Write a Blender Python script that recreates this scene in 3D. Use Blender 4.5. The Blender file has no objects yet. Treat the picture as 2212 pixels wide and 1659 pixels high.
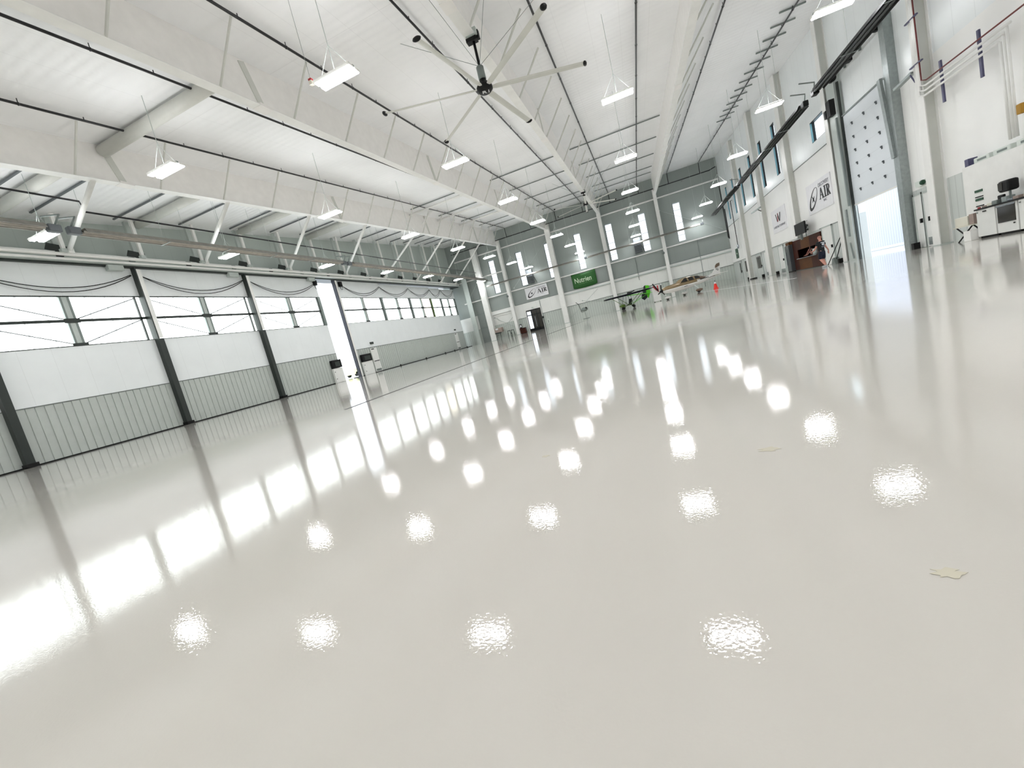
import bpy, bmesh, math, random
from mathutils import Vector, Matrix
random.seed(7)
C = bpy.context.scene.collection
SC = bpy.context.scene
# ---------------------------------------------------------------- camera, world, exposure
H = 0.66
F_PX = 905.8
yaw, pitch, roll = [math.radians(a) for a in (-19.401, -6.943, -13.896)]
fw = Vector((math.sin(yaw)*math.cos(pitch), math.cos(yaw)*math.cos(pitch), math.sin(pitch)))
rt = Vector((math.cos(yaw), -math.sin(yaw), 0)); up = rt.cross(fw)
r2 = math.cos(roll)*rt + math.sin(roll)*up; u2 = -math.sin(roll)*rt + math.cos(roll)*up
cam_d = bpy.data.cameras.new('camera'); cam = bpy.data.objects.new('camera', cam_d); C.objects.link(cam)
cam_d.sensor_width = 36.0; cam_d.lens = 36.0*F_PX/2212; cam_d.clip_start = 0.05; cam_d.clip_end = 400
m3 = Matrix((r2, u2, -fw)).transposed()
cam.matrix_world = Matrix.Translation((0, 0, H)) @ m3.to_4x4()
SC.camera = cam
w = bpy.data.worlds.new('sky'); SC.world = w; w.use_nodes = True
bg = w.node_tree.nodes['Background']; bg.inputs[0].default_value = (0.86, 0.93, 1.0, 1); bg.inputs[1].default_value = 1.3
SC.view_settings.view_transform = 'Standard'; SC.view_settings.look = 'None'
SC.view_settings.exposure = 1.42; SC.view_settings.gamma = 1.0; SC.view_settings.use_curve_mapping = False
SC.cycles.max_bounces = 8; SC.cycles.diffuse_bounces = 6; SC.cycles.glossy_bounces = 3; SC.cycles.adaptive_threshold = 0.015
SC.cycles.sample_clamp_indirect = 6.0; SC.cycles.caustics_reflective = False; SC.cycles.caustics_refractive = False
LAMP_E, PANE_E, WIN_E = 28.0, 1.75, 0.8

# ---------------------------------------------------------------- measures of the building (metres)
XL, XR, YB, YF = -23.9, 10.27, 55.3, -14.0
ROOF0, SLOPE = 9.46, 0.0824
def ceil_z(y): return ROOF0 + SLOPE*y
def flange_z(y): return 8.38 + 0.066*y
FRAMES = [-16.65, -9.8, -3.25, 3.35]
LX = [7.234, .482, -6.277, -13.015, -19.787]; LY0, LDY, LZ = 17.58, 7.273, 8.05
ORD = ['nearest', 'second', 'third', 'fourth', 'fifth', 'sixth', 'seventh', 'eighth', 'ninth', 'tenth', 'eleventh', 'twelfth', 'thirteenth', 'fourteenth', 'fifteenth', 'sixteenth', 'seventeenth', 'eighteenth', 'nineteenth', 'twentieth']

# ---------------------------------------------------------------- materials
def lin(h):
    c = [int(h[i:i+2], 16)/255 for i in (0, 2, 4)]
    return [((x+0.055)/1.055)**2.4 if x > 0.04045 else x/12.92 for x in c] + [1]
def mat(name, col, rough=0.5, metal=0.0, spec=0.5, emit=None, noise=None, bump=None):
    m = bpy.data.materials.new(name); m.use_nodes = True; nt = m.node_tree; b = nt.nodes['Principled BSDF']
    col = lin(col) if isinstance(col, str) else list(col)+[1]
    b.inputs['Base Color'].default_value = col; b.inputs['Roughness'].default_value = rough
    b.inputs['Metallic'].default_value = metal; b.inputs['Specular IOR Level'].default_value = spec
    if emit:
        b.inputs['Emission Color'].default_value = lin(emit[0]) if isinstance(emit[0], str) else list(emit[0])+[1]
        b.inputs['Emission Strength'].default_value = emit[1]
    tc = nt.nodes.new('ShaderNodeTexCoord')
    n = nt.nodes.new('ShaderNodeTexNoise'); n.inputs['Scale'].default_value = (noise or (3, 0.04))[0]
    n.inputs['Detail'].default_value = 4; nt.links.new(tc.outputs['Object'], n.inputs['Vector'])
    amt = (noise or (3, 0.04))[1]
    mr = nt.nodes.new('ShaderNodeMapRange'); mr.inputs[1].default_value = 0.3; mr.inputs[2].default_value = 0.7
    mr.inputs[3].default_value = 1-amt; mr.inputs[4].default_value = 1+amt*0.5
    nt.links.new(n.outputs[0], mr.inputs[0])
    mx = nt.nodes.new('ShaderNodeMix'); mx.data_type = 'RGBA'; mx.blend_type = 'MULTIPLY'; mx.inputs[0].default_value = 1
    mx.inputs[6].default_value = col; nt.links.new(mr.outputs[0], mx.inputs[7]); nt.links.new(mx.outputs[2], b.inputs['Base Color'])
    if bump:
        n2 = nt.nodes.new('ShaderNodeTexNoise'); n2.inputs['Scale'].default_value = bump[0]; n2.inputs['Detail'].default_value = 2
        nt.links.new(tc.outputs['Object'], n2.inputs['Vector'])
        bp = nt.nodes.new('ShaderNodeBump'); bp.inputs['Distance'].default_value = bump[1]; bp.inputs['Strength'].default_value = 1
        nt.links.new(n2.outputs[0], bp.inputs['Height']); nt.links.new(bp.outputs[0], b.inputs['Normal'])
    return m
def seam_mat(name, col, rough, lines, amt=0.12, bump=0.0, spec=0.5):
    """painted sheet with joint lines: lines = [(axis, spacing, width)]; the joints are dark and sit a little deeper"""
    m = mat(name, col, rough, spec=spec, noise=(0.8, 0.03)); nt = m.node_tree; b = nt.nodes['Principled BSDF']
    tc = [n for n in nt.nodes if n.type == 'TEX_COORD'][0]; sep = nt.nodes.new('ShaderNodeSeparateXYZ')
    nt.links.new(tc.outputs['Object'], sep.inputs[0]); total = None
    for ax, sp, wd in lines:
        d = nt.nodes.new('ShaderNodeMath'); d.operation = 'DIVIDE'; d.inputs[1].default_value = sp
        nt.links.new(sep.outputs[ax], d.inputs[0])
        fr = nt.nodes.new('ShaderNodeMath'); fr.operation = 'FRACT'; nt.links.new(d.outputs[0], fr.inputs[0])
        lt = nt.nodes.new('ShaderNodeMath'); lt.operation = 'LESS_THAN'; lt.inputs[1].default_value = wd/sp
        nt.links.new(fr.outputs[0], lt.inputs[0])
        if total is None: total = lt
        else:
            mxm = nt.nodes.new('ShaderNodeMath'); mxm.operation = 'MAXIMUM'
            nt.links.new(total.outputs[0], mxm.inputs[0]); nt.links.new(lt.outputs[0], mxm.inputs[1]); total = mxm
    old = b.inputs['Base Color'].links[0].from_socket
    sc = nt.nodes.new('ShaderNodeMath'); sc.operation = 'MULTIPLY_ADD'; sc.inputs[1].default_value = -amt; sc.inputs[2].default_value = 1
    nt.links.new(total.outputs[0], sc.inputs[0])
    mx = nt.nodes.new('ShaderNodeMix'); mx.data_type = 'RGBA'; mx.blend_type = 'MULTIPLY'; mx.inputs[0].default_value = 1
    nt.links.new(old, mx.inputs[6]); nt.links.new(sc.outputs[0], mx.inputs[7]); nt.links.new(mx.outputs[2], b.inputs['Base Color'])
    return m, nt, b, sep
def emis(name, col, strength, seam=None):
    m = bpy.data.materials.new(name); m.use_nodes = True; nt = m.node_tree; nt.nodes.clear()
    o = nt.nodes.new('ShaderNodeOutputMaterial'); e = nt.nodes.new('ShaderNodeEmission')
    e.inputs[0].default_value = list(col)+[1]; e.inputs[1].default_value = strength; nt.links.new(e.outputs[0], o.inputs[0])
    if seam:
        tc = nt.nodes.new('ShaderNodeTexCoord'); sp = nt.nodes.new('ShaderNodeSeparateXYZ'); nt.links.new(tc.outputs['Object'], sp.inputs[0])
        d = nt.nodes.new('ShaderNodeMath'); d.operation = 'DIVIDE'; d.inputs[1].default_value = seam[1]; nt.links.new(sp.outputs[seam[0]], d.inputs[0])
        fr = nt.nodes.new('ShaderNodeMath'); fr.operation = 'FRACT'; nt.links.new(d.outputs[0], fr.inputs[0])
        lt = nt.nodes.new('ShaderNodeMath'); lt.operation = 'LESS_THAN'; lt.inputs[1].default_value = 0.07; nt.links.new(fr.outputs[0], lt.inputs[0])
        ma = nt.nodes.new('ShaderNodeMath'); ma.operation = 'MULTIPLY_ADD'; ma.inputs[1].default_value = -strength*seam[2]; ma.inputs[2].default_value = strength
        nt.links.new(lt.outputs[0], ma.inputs[0]); nt.links.new(ma.outputs[0], e.inputs[1])
    return m
M = {}
M['white'] = mat('white_painted_steel', 'EDEDEA', 0.4)
M['girder'] = mat('white_girder_paint', 'F1EFEC', 0.45)
M['panel'] = seam_mat('white_door_panel', 'EAEEEF', 0.35, [('Y', 1.07, 0.012)], 0.12)[0]
M['wains'] = mat('grey_ribbed_sheet', 'B9BFBB', 0.4)
M['groove'] = mat('dado_cap_grey', '6E7572', 0.5)  # darker grey of the cap strip over the ribbed dado
M['dark'] = mat('dark_bronze_steel', '2F3532', 0.4, 0.2)
M['midgrey'] = mat('grey_steel', '7E8784', 0.4, 0.3)
M['lightgrey'] = mat('light_grey_steel', 'BCC4C0', 0.4)
M['galv'] = mat('galvanised_steel', '9EA6A5', 0.35, 0.5, noise=(9, 0.15))
M['purlin'] = mat('purlin_dark_grey', '5B6165', 0.5)
M['black'] = mat('black_paint', '070708', 0.5, spec=0.3)
M['pipe'] = mat('black_steel_pipe', '101014', 0.3)
M['rubber'] = mat('black_rubber', '121212', 0.7)
M['reflector'] = mat('brushed_reflector_steel', '86847E', 0.3, 0.5, noise=(5, 0.2))
M['heattube'] = mat('heater_tube_steel', 'B8B2A8', 0.35, 0.2, noise=(5, 0.2))
M['upper'] = seam_mat('shade_grey_upper_wall_sheet', 'B4BDB8', 0.45, [('Y', 0.9, 0.03), ('X', 0.9, 0.03)], 0.08)[0]  # grey holds the shade of the recess over the hangar doors
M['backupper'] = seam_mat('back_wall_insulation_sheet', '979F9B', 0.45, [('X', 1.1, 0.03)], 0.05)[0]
M['backlow'] = seam_mat('back_wall_white_liner', 'F0F1EE', 0.4, [('X', 1.92, 0.02)], 0.15)[0]
M['backwains'] = seam_mat('back_wall_ribbed_grey', 'C6CDC7', 0.45, [('X', 0.3, 0.05)], 0.22)[0]
M['rightlow'] = seam_mat('right_wall_white_liner', 'F5F5F3', 0.35, [('Y', 6.8, 0.02)], 0.1)[0]
M['rightup'] = seam_mat('right_wall_upper_sheet', 'EFF3F4', 0.3, [('Y', 0.9, 0.03)], 0.08)[0]
M['rightwains'] = seam_mat('right_wall_ribbed_grey', 'CFD4D1', 0.4, [('Y', 0.3, 0.04)], 0.15)[0]
M['wood'] = mat('dark_walnut_panel', '3A1405', 0.5, spec=0.2, noise=(2, 0.3))
M['wood2'] = mat('tan_veneer_panel', '5A3512', 0.5, spec=0.2, noise=(2, 0.2))
M['door'] = mat('painted_door_white', 'E6E7E4', 0.35)
M['doorgrey'] = mat('painted_door_grey', 'C6CCC8', 0.4)
M['glassdark'] = mat('dark_glass', '3A3833', 0.08)
M['sign'] = mat('white_sign_board', 'E9E9EC', 0.4)
M['ink'] = mat('black_ink', '15151A', 0.5)
M['softink'] = mat('grey_ink', '8A8A92', 0.5)
M['redink'] = mat('red_ink', 'A5222C', 0.5)
M['green'] = mat('green_banner_cloth', '1E5A1C', 0.6)
M['bannerwhite'] = mat('pale_banner_print', 'C8DCC0', 0.6)
M['bannerdim'] = mat('dim_banner_print', '5C8A52', 0.6)
M['stainless'] = mat('stainless_steel', 'A8ADB4', 0.25, 0.8)
M['fridge'] = mat('brushed_grey_appliance', '5A5E60', 0.3, 0.5)
M['skin'] = mat('skin', 'C98F7E', 0.5, noise=(20, 0.05))
M['navy'] = mat('navy_cotton', '0C1024', 0.8)
M['blackcloth'] = mat('black_cotton', '0E1216', 0.8)
M['print'] = mat('white_shirt_print', 'E8EAEC', 0.6)
M['shoe'] = mat('grey_white_trainer', 'A9ADB0', 0.6)
M['orange'] = mat('red_orange_plastic', 'E8281A', 0.4)
M['lime'] = mat('lime_green_fabric', '5CCB1E', 0.4)
M['olive'] = mat('olive_green_tube', '4F6B22', 0.4)
M['ink_blue'] = mat('blue_black_fabric', '0A0C1C', 0.4)
M['planewhite'] = mat('aircraft_white_gloss', 'E4E3E0', 0.15)
M['cabinglass'] = mat('dark_cabin_glass', '0D0C0C', 0.1)
M['gold'] = mat('aircraft_gold_paint', '8F7B5C', 0.2, 0.2)
M['brown'] = mat('aircraft_brown_paint', '6E5A4B', 0.3)
M['yellow'] = mat('yellow_bollard_paint', 'F2C21C', 0.5)
M['paleyellow'] = mat('pale_yellow_paint', 'EFEEB0', 0.5)
M['amber'] = mat('amber_box_paint', 'A87B12', 0.5)
M['cardboard'] = mat('grey_brown_cardboard', '9C8C84', 0.8)
M['beige'] = mat('cream_plastic', 'DEDBCD', 0.5)
M['redpipe'] = mat('oxide_red_pipe', '6B2A28', 0.4)
M['strut'] = mat('blue_grey_strut', '4A4A6A', 0.4)
M['teal'] = mat('teal_window_reveal', '5F8A92', 0.3)
M['greensign'] = mat('green_poster', '1F4A34', 0.5)
M['concrete'] = mat('bleached_concrete', 'D8DADC', 0.8, noise=(1, 0.1))
M['extwall'] = seam_mat('white_outdoor_cladding', 'DADCE6', 0.5, [('Y', 0.3, 0.06)], 0.25)[0]
M['lamp'] = emis('lamp_diffuser_light', (.98, .98, 1.0), LAMP_E)
M['upfill'] = emis('added_ceiling_glow', (.98, .98, 1.0), 10.5)  # upward glow added to brighten the ceiling
M['pane'] = emis('daylit_translucent_panel', (.93, 1.0, .985), PANE_E, ('Y', 0.77, 0.72))
M['cornershade'] = mat('corner_shade_grey_sheet', '868D8A', 0.5)  # shade of the corner panels put into the colour
M['creampane'] = emis('cream_translucent_panel', (1.0, .96, .80), PANE_E*.7, ('Y', 0.77, 0.72))
M['shade'] = mat('pale_grey_steel', 'D0D1CB', 0.45)
M['winpane'] = emis('daylit_window_glass', (.80, .90, 1.0), WIN_E)
M['winblue'] = emis('daylit_blue_sky_glass', (.72, .9, 1.0), 1.1)
M['exit'] = mat('exit_sign_housing', 'D5DCD6', 0.4)

def floor_material():
    m = bpy.data.materials.new('glossy_epoxy_floor'); m.use_nodes = True; nt = m.node_tree; b = nt.nodes['Principled BSDF']
    tc = nt.nodes.new('ShaderNodeTexCoord')
    big = nt.nodes.new('ShaderNodeTexNoise'); big.inputs['Scale'].default_value = 0.35; big.inputs['Detail'].default_value = 5
    nt.links.new(tc.outputs['Object'], big.inputs['Vector'])
    cr = nt.nodes.new('ShaderNodeValToRGB'); cr.color_ramp.elements[0].position = 0.35; cr.color_ramp.elements[0].color = (.655, .625, .575, 1)
    cr.color_ramp.elements[1].position = 0.65; cr.color_ramp.elements[1].color = (.685, .66, .6, 1)
    nt.links.new(big.outputs[0], cr.inputs[0]); nt.links.new(cr.outputs[0], b.inputs['Base Color'])
    b.inputs['Roughness'].default_value = 0.022; b.inputs['IOR'].default_value = 1.35
    fine = nt.nodes.new('ShaderNodeTexNoise'); fine.inputs['Scale'].default_value = 115; fine.inputs['Detail'].default_value = 1.5
    nt.links.new(tc.outputs['Object'], fine.inputs['Vector'])
    bp = nt.nodes.new('ShaderNodeBump'); bp.inputs['Distance'].default_value = 0.00017; bp.inputs['Strength'].default_value = 1
    wob = nt.nodes.new('ShaderNodeTexNoise'); wob.inputs['Scale'].default_value = 1.4; wob.inputs['Detail'].default_value = 2
    nt.links.new(tc.outputs['Object'], wob.inputs['Vector'])
    bp2 = nt.nodes.new('ShaderNodeBump'); bp2.inputs['Distance'].default_value = 0.0006; bp2.inputs['Strength'].default_value = 1
    nt.links.new(wob.outputs[0], bp2.inputs['Height']); nt.links.new(bp2.outputs[0], bp.inputs['Normal'])
    nt.links.new(fine.outputs[0], bp.inputs['Height']); nt.links.new(bp.outputs[0], b.inputs['Normal'])
    return m
M['floor'] = floor_material()
def ceiling_material():
    m, nt, b, sep = seam_mat('white_ceiling_liner', 'F2F3F4', 0.4, [('X', 1.1, 0.012), ('Y', 6.1, 0.02)], 0.10)
    # shallow pressed ribs and slight oil-canning: the sheet really is uneven
    tc = [n for n in nt.nodes if n.type == 'TEX_COORD'][0]
    wv = nt.nodes.new('ShaderNodeMath'); wv.operation = 'MULTIPLY'; wv.inputs[1].default_value = 2*math.pi/0.32
    nt.links.new(sep.outputs['Y'], wv.inputs[0])
    sn = nt.nodes.new('ShaderNodeMath'); sn.operation = 'SINE'; nt.links.new(wv.outputs[0], sn.inputs[0])
    nz = nt.nodes.new('ShaderNodeTexNoise'); nz.inputs['Scale'].default_value = 1.3; nz.inputs['Detail'].default_value = 3
    nt.links.new(tc.outputs['Object'], nz.inputs['Vector'])
    ad = nt.nodes.new('ShaderNodeMath'); ad.operation = 'MULTIPLY_ADD'; ad.inputs[1].default_value = 0.15
    nt.links.new(sn.outputs[0], ad.inputs[0]); nt.links.new(nz.outputs[0], ad.inputs[2])
    bp = nt.nodes.new('ShaderNodeBump'); bp.inputs['Distance'].default_value = 0.03; nt.links.new(ad.outputs[0], bp.inputs['Height'])
    nt.links.new(bp.outputs[0], b.inputs['Normal'])
    return m
M['ceiling'] = ceiling_material()

# ---------------------------------------------------------------- mesh helpers
ORG = {}
class MB:
    def __init__(s): s.v, s.f = [], []
    def add(s, vs, fs):
        n = len(s.v); s.v += [tuple(v) for v in vs]; s.f += [tuple(i+n for i in f) for f in fs]; return s
    def box(s, x0, x1, y0, y1, z0, z1):
        x0, x1 = min(x0, x1), max(x0, x1); y0, y1 = min(y0, y1), max(y0, y1); z0, z1 = min(z0, z1), max(z0, z1)
        return s.add([(x0,y0,z0),(x1,y0,z0),(x1,y1,z0),(x0,y1,z0),(x0,y0,z1),(x1,y0,z1),(x1,y1,z1),(x0,y1,z1)],
                     [(0,3,2,1),(4,5,6,7),(0,1,5,4),(1,2,6,5),(2,3,7,6),(3,0,4,7)])
    def beam(s, p, q, w, h=None, upv=(0, 0, 1)):
        h = h or w; p, q = Vector(p), Vector(q); d = (q-p).normalized(); u = Vector(upv)
        if abs(d.dot(u)) > 0.98: u = Vector((0, 1, 0))
        a = d.cross(u).normalized()*w/2; b = a.cross(d).normalized()*h/2
        vs = [p-a-b, p+a-b, p+a+b, p-a+b, q-a-b, q+a-b, q+a+b, q-a+b]
        return s.add(vs, [(0,1,2,3),(7,6,5,4),(0,4,5,1),(1,5,6,2),(2,6,7,3),(3,7,4,0)])
    def tube(s, pts, r, n=8, r1=None):
        pts = [Vector(p) for p in pts]; r1 = r if r1 is None else r1; rings = []; pa = None
        for i, p in enumerate(pts):
            d = (pts[min(i+1, len(pts)-1)]-pts[max(i-1, 0)]).normalized()
            if pa is None: pa = d.cross(Vector((0, 0, 1)) if abs(d.z) < 0.9 else Vector((1, 0, 0))).normalized()
            a = (pa-d*pa.dot(d)).normalized(); b = d.cross(a); pa = a
            rr = r+(r1-r)*i/max(1, len(pts)-1)
            rings.append([p+(a*math.cos(2*math.pi*k/n)+b*math.sin(2*math.pi*k/n))*rr for k in range(n)])
        vs = [v for g in rings for v in g]; fs = []
        for i in range(len(pts)-1):
            for k in range(n): fs.append((i*n+k, i*n+(k+1) % n, (i+1)*n+(k+1) % n, (i+1)*n+k))
        fs.append(tuple(range(n-1, -1, -1))); fs.append(tuple((len(pts)-1)*n+k for k in range(n)))
        return s.add(vs, fs)
    def prism(s, poly, ext):
        n = len(poly); e = Vector(ext); vs = [Vector(p) for p in poly]; vs += [p+e for p in vs]
        fs = [tuple(range(n-1, -1, -1)), tuple(range(n, 2*n))]+[(i, (i+1) % n, n+(i+1) % n, n+i) for i in range(n)]
        return s.add(vs, fs)
    def loft(s, rings, cap=True):
        n = len(rings[0]); vs = [v for g in rings for v in g]; fs = []
        for i in range(len(rings)-1):
            for k in range(n): fs.append((i*n+k, i*n+(k+1) % n, (i+1)*n+(k+1) % n, (i+1)*n+k))
        if cap: fs.append(tuple(range(n-1, -1, -1))); fs.append(tuple((len(rings)-1)*n+k for k in range(n)))
        return s.add(vs, fs)
    def ball(s, c, rx, ry=None, rz=None, n=12, m=8):
        ry = ry or rx; rz = rz or rx; rings = []
        for i in range(1, m):
            t = math.pi*i/m
            rings.append([(c[0]+rx*math.sin(t)*math.cos(2*math.pi*k/n), c[1]+ry*math.sin(t)*math.sin(2*math.pi*k/n), c[2]-rz*math.cos(t)) for k in range(n)])
        return s.loft(rings)
    def build(s, name, material, parent=None, smooth=False, bevel=0.0, local=False):
        me = bpy.data.meshes.new(name)
        off = Vector((0, 0, 0)) if (parent is None or local) else ORG.get(parent.name, Vector((0, 0, 0)))
        me.from_pydata([tuple(Vector(v)-off) for v in s.v], [], s.f)
        bm = bmesh.new(); bm.from_mesh(me); bmesh.ops.recalc_face_normals(bm, faces=bm.faces); bm.to_mesh(me); bm.free()
        me.materials.append(M[material] if isinstance(material, str) else material)
        if smooth:
            for p in me.polygons: p.use_smooth = True
        o = bpy.data.objects.new(name, me); C.objects.link(o)
        if parent: o.parent = parent
        ORG[o.name] = off
        if bevel:
            b = o.modifiers.new('bevel', 'BEVEL'); b.width = bevel; b.segments = 2; b.limit_method = 'ANGLE'
        return o
def thing(name, label, cat, loc=(0, 0, 0), rz=0, group=None):
    o = bpy.data.objects.new(name, None); C.objects.link(o); o.location = loc; o.rotation_euler = (0, 0, rz); o.empty_display_size = 0.2
    ORG[o.name] = Vector(loc); o['label'] = label; o['category'] = cat
    if group: o['group'] = group
    return o
def tag(o, label, cat, group=None, kind=None):
    if label: o['label'] = label
    if cat: o['category'] = cat
    if group: o['group'] = group
    if kind: o['kind'] = kind
    return o
def struct(o): o['kind'] = 'structure'; return o
def srt(name, loc=(0, 0, 0)):
    o = bpy.data.objects.new(name, None); C.objects.link(o); o.location = loc; ORG[o.name] = Vector(loc); o['kind'] = 'structure'; return o
def copy_tree(o, parent=None):
    c = o.copy(); C.objects.link(c); c.parent = parent; ORG[c.name] = ORG.get(o.name, Vector((0, 0, 0)))
    for ch in list(o.children): copy_tree(ch, c)
    return c
def text_mesh(txt, size, thick, shear=0.0, offset=0.0):
    cu = bpy.data.curves.new('t', 'FONT'); cu.body = txt; cu.size = size; cu.extrude = thick; cu.shear = shear; cu.offset = offset
    cu.align_x = 'CENTER'; cu.align_y = 'CENTER'; cu.resolution_u = 3
    ob = bpy.data.objects.new('t', cu); C.objects.link(ob); dg = bpy.context.evaluated_depsgraph_get()
    me = bpy.data.meshes.new_from_object(ob.evaluated_get(dg)); C.objects.unlink(ob); bpy.data.objects.remove(ob); return me
def place_text(txt, width, height, thick, mtx, name, material, parent, shear=0.0, offset=0.0):
    """text fitted into width x height, lying in the XY plane of mtx (a world matrix)"""
    me = text_mesh(txt, 1.0, 0.5, shear, offset); xs = [v.co.x for v in me.vertices]; ys = [v.co.y for v in me.vertices]
    cx, cy = (min(xs)+max(xs))/2, (min(ys)+max(ys))/2; sx, sy = width/(max(xs)-min(xs)), height/(max(ys)-min(ys))
    off = ORG.get(parent.name, Vector((0, 0, 0))) if parent else Vector((0, 0, 0))
    for v in me.vertices: v.co = (mtx @ Vector(((v.co.x-cx)*sx, (v.co.y-cy)*sy, v.co.z*thick)))-off
    me.materials.clear(); me.materials.append(M[material]); o = bpy.data.objects.new(name, me); C.objects.link(o); o.parent = parent; ORG[o.name] = off
    return o
def frame_back(x, z, y=YB):      # text on the back wall: right = +X, up = +Z, facing -Y
    return Matrix(((1,0,0,x),(0,0,-1,y),(0,1,0,z),(0,0,0,1)))
def frame_right(y, z, x=XR):     # text on the right wall: reading direction runs towards the camera (-Y)
    return Matrix(((0,0,-1,x),(-1,0,0,y),(0,1,0,z),(0,0,0,1)))
def P(y, z, x):                  # a point measured on the right wall's plane, brought forward to plane x
    k = x/XR; return y*k, H+(z-H)*k

# ---------------------------------------------------------------- shell
fl = struct(MB().box(XL-2.2, XR+0.3, YF, YB+0.3, -0.3, 0).build('floor', 'floor'))
b = MB()
for (xa, ya, xb, yb) in [(0, 0, 1, 1)]:
    b.add([(XL-2.2, YF, ceil_z(YF)), (XR+.3, YF, ceil_z(YF)), (XR+.3, YB+.3, ceil_z(YB+.3)), (XL-2.2, YB+.3, ceil_z(YB+.3)),
           (XL-2.2, YF, ceil_z(YF)+.2), (XR+.3, YF, ceil_z(YF)+.2), (XR+.3, YB+.3, ceil_z(YB+.3)+.2), (XL-2.2, YB+.3, ceil_z(YB+.3)+.2)],
          [(0,1,2,3),(4,7,6,5),(0,4,5,1),(1,5,6,2),(2,6,7,3),(3,7,4,0)])
struct(b.build('ceiling', 'ceiling'))
def zc(y): return ceil_z(y)+0.15
# back wall, in bands, with the seven tall windows cut out
WX = [-18.25+3.953*n for n in range(7)]; WW, WZ0, WZ1 = 0.40, 6.13, 10.55
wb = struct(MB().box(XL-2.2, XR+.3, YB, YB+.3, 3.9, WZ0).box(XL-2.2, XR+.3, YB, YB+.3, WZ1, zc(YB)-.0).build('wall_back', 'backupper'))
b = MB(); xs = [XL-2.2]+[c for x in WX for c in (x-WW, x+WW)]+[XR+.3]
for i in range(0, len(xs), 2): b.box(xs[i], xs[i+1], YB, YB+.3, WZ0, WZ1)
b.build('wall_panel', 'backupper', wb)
MB().box(XL-2.2, XR+.3, YB-.02, YB+.3, 2.0, 3.9).build('wall_panel', 'backlow', wb)
b = MB().box(XL-2.2, XR+.3, YB, YB+.3, 0, 2.0); b.build('wainscot', 'backwains', wb)
MB().box(-16.3, XR, YB-.06, YB, 1.97, 2.03).box(-16.3, XR, YB-.06, YB, 3.86, 3.92).build('flashing', 'midgrey', wb)
for i, x in enumerate(WX):
    wdw = srt(f'window_{i+1}', (x, YB+.12, WZ0))
    MB().box(x-WW, x+WW, YB+.2, YB+.24, WZ0, WZ1).build('pane', 'winpane', wdw)
    b = MB()
    for t in (0, .18, .52, .84, 1): z = WZ0+.03+(WZ1-WZ0-.06)*(1-t); b.box(x-WW, x+WW, YB+.16, YB+.2, z-.02, z+.02)
    b.box(x-WW, x-WW+.04, YB+.0, YB+.2, WZ0, WZ1).box(x+WW-.03, x+WW, YB+.14, YB+.2, WZ0, WZ1).build('window_frame', 'dark' if i % 2 else 'dark', wdw)
    MB().box(x+WW-.01, x+WW+.002, YB-.005, YB+.14, WZ0, WZ1).build('reveal', 'white', wdw)
# right wall: lower white liner, upper sheet, ribbed dado; openings for the overhead door and the windows
OD = (21.3, 25.3, 6.6)
TALL = [(35.0, 35.85), (38.5, 39.32), (41.93, 42.72), (45.45, 46.23), (48.9, 49.8), (52.45, 53.12)]
TZ0, TZ1 = 6.73, 10.08
wr = struct(MB().box(XR, XR+.3, OD[1], YB+.3, 2.15, 6.15).box(XR, XR+.3, YF, OD[0], 2.15, 6.15).build('wall_right', 'rightlow'))
MB().box(XR, XR+.3, OD[1], 29.8, 0, 2.15).box(XR, XR+.3, 34.7, YB+.3, 0, 2.15).box(XR, XR+.3, 29.8, 34.7, 2.0, 2.15).box(XR, XR+.3, YF, OD[0], 0, 2.15).build('wainscot', 'rightwains', wr)
b = MB().box(XR, XR+.3, OD[0], OD[1], OD[2], 10.6)
b.box(XR, XR+.3, YF, OD[0], 6.15, 8.2); cuts = [(27.2, 29.3, TZ0, 7.8)]+[(a, c, TZ0, TZ1) for a, c in TALL]
y = OD[1]
for a, c, z0, z1 in cuts:
    b.box(XR, XR+.3, y, a, 6.15, 10.6); b.box(XR, XR+.3, a, c, 6.15, z0); b.box(XR, XR+.3, a, c, z1, 10.6); y = c
b.box(XR, XR+.3, y, YB+.3, 6.15, 10.6); b.build('wall_panel', 'rightup', wr)
b = MB().prism([(XR, YF, 8.2), (XR, OD[0], 8.2), (XR, OD[0], ceil_z(OD[0])+.1), (XR, YF, ceil_z(YF)+.1)], (.3, 0, 0))
b.prism([(XR, OD[0], 10.6), (XR, YB, 10.6), (XR, YB, zc(YB)), (XR, OD[0], ceil_z(OD[0])+.1)], (.3, 0, 0)); b.build('wall_panel', 'rightup', wr)
MB().box(XR-.03, XR, OD[1]+.9, YB, 6.13, 6.17).box(XR-.03, XR, 26.7, 30, 2.12, 2.16).box(XR-.03, XR, 35.9, YB, 2.12, 2.16).build('flashing', 'midgrey', wr)
for i, (a, c, z0, z1) in enumerate(cuts):
    wdw = srt(f'window_{i+8}', (XR+.2, (a+c)/2, z0))
    MB().box(XR+.22, XR+.25, a, c, z0, z1).build('pane', 'winblue' if i == 0 else 'winpane', wdw)
    MB().box(XR+.0, XR+.1, c-.012, c-.002, z0, z1).build('reveal', 'teal', wdw)
    MB().box(XR+.1, XR+.22, c-.03, c-.002, z0, z1).box(XR+.0, XR+.22, a, c, z1-.03, z1-.002).box(XR+.1, XR+.22, a, a+.03, z0, z1).box(XR+.0, XR+.22, a, c, z0, z0+.02).build('window_frame', 'black', wdw)
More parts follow.
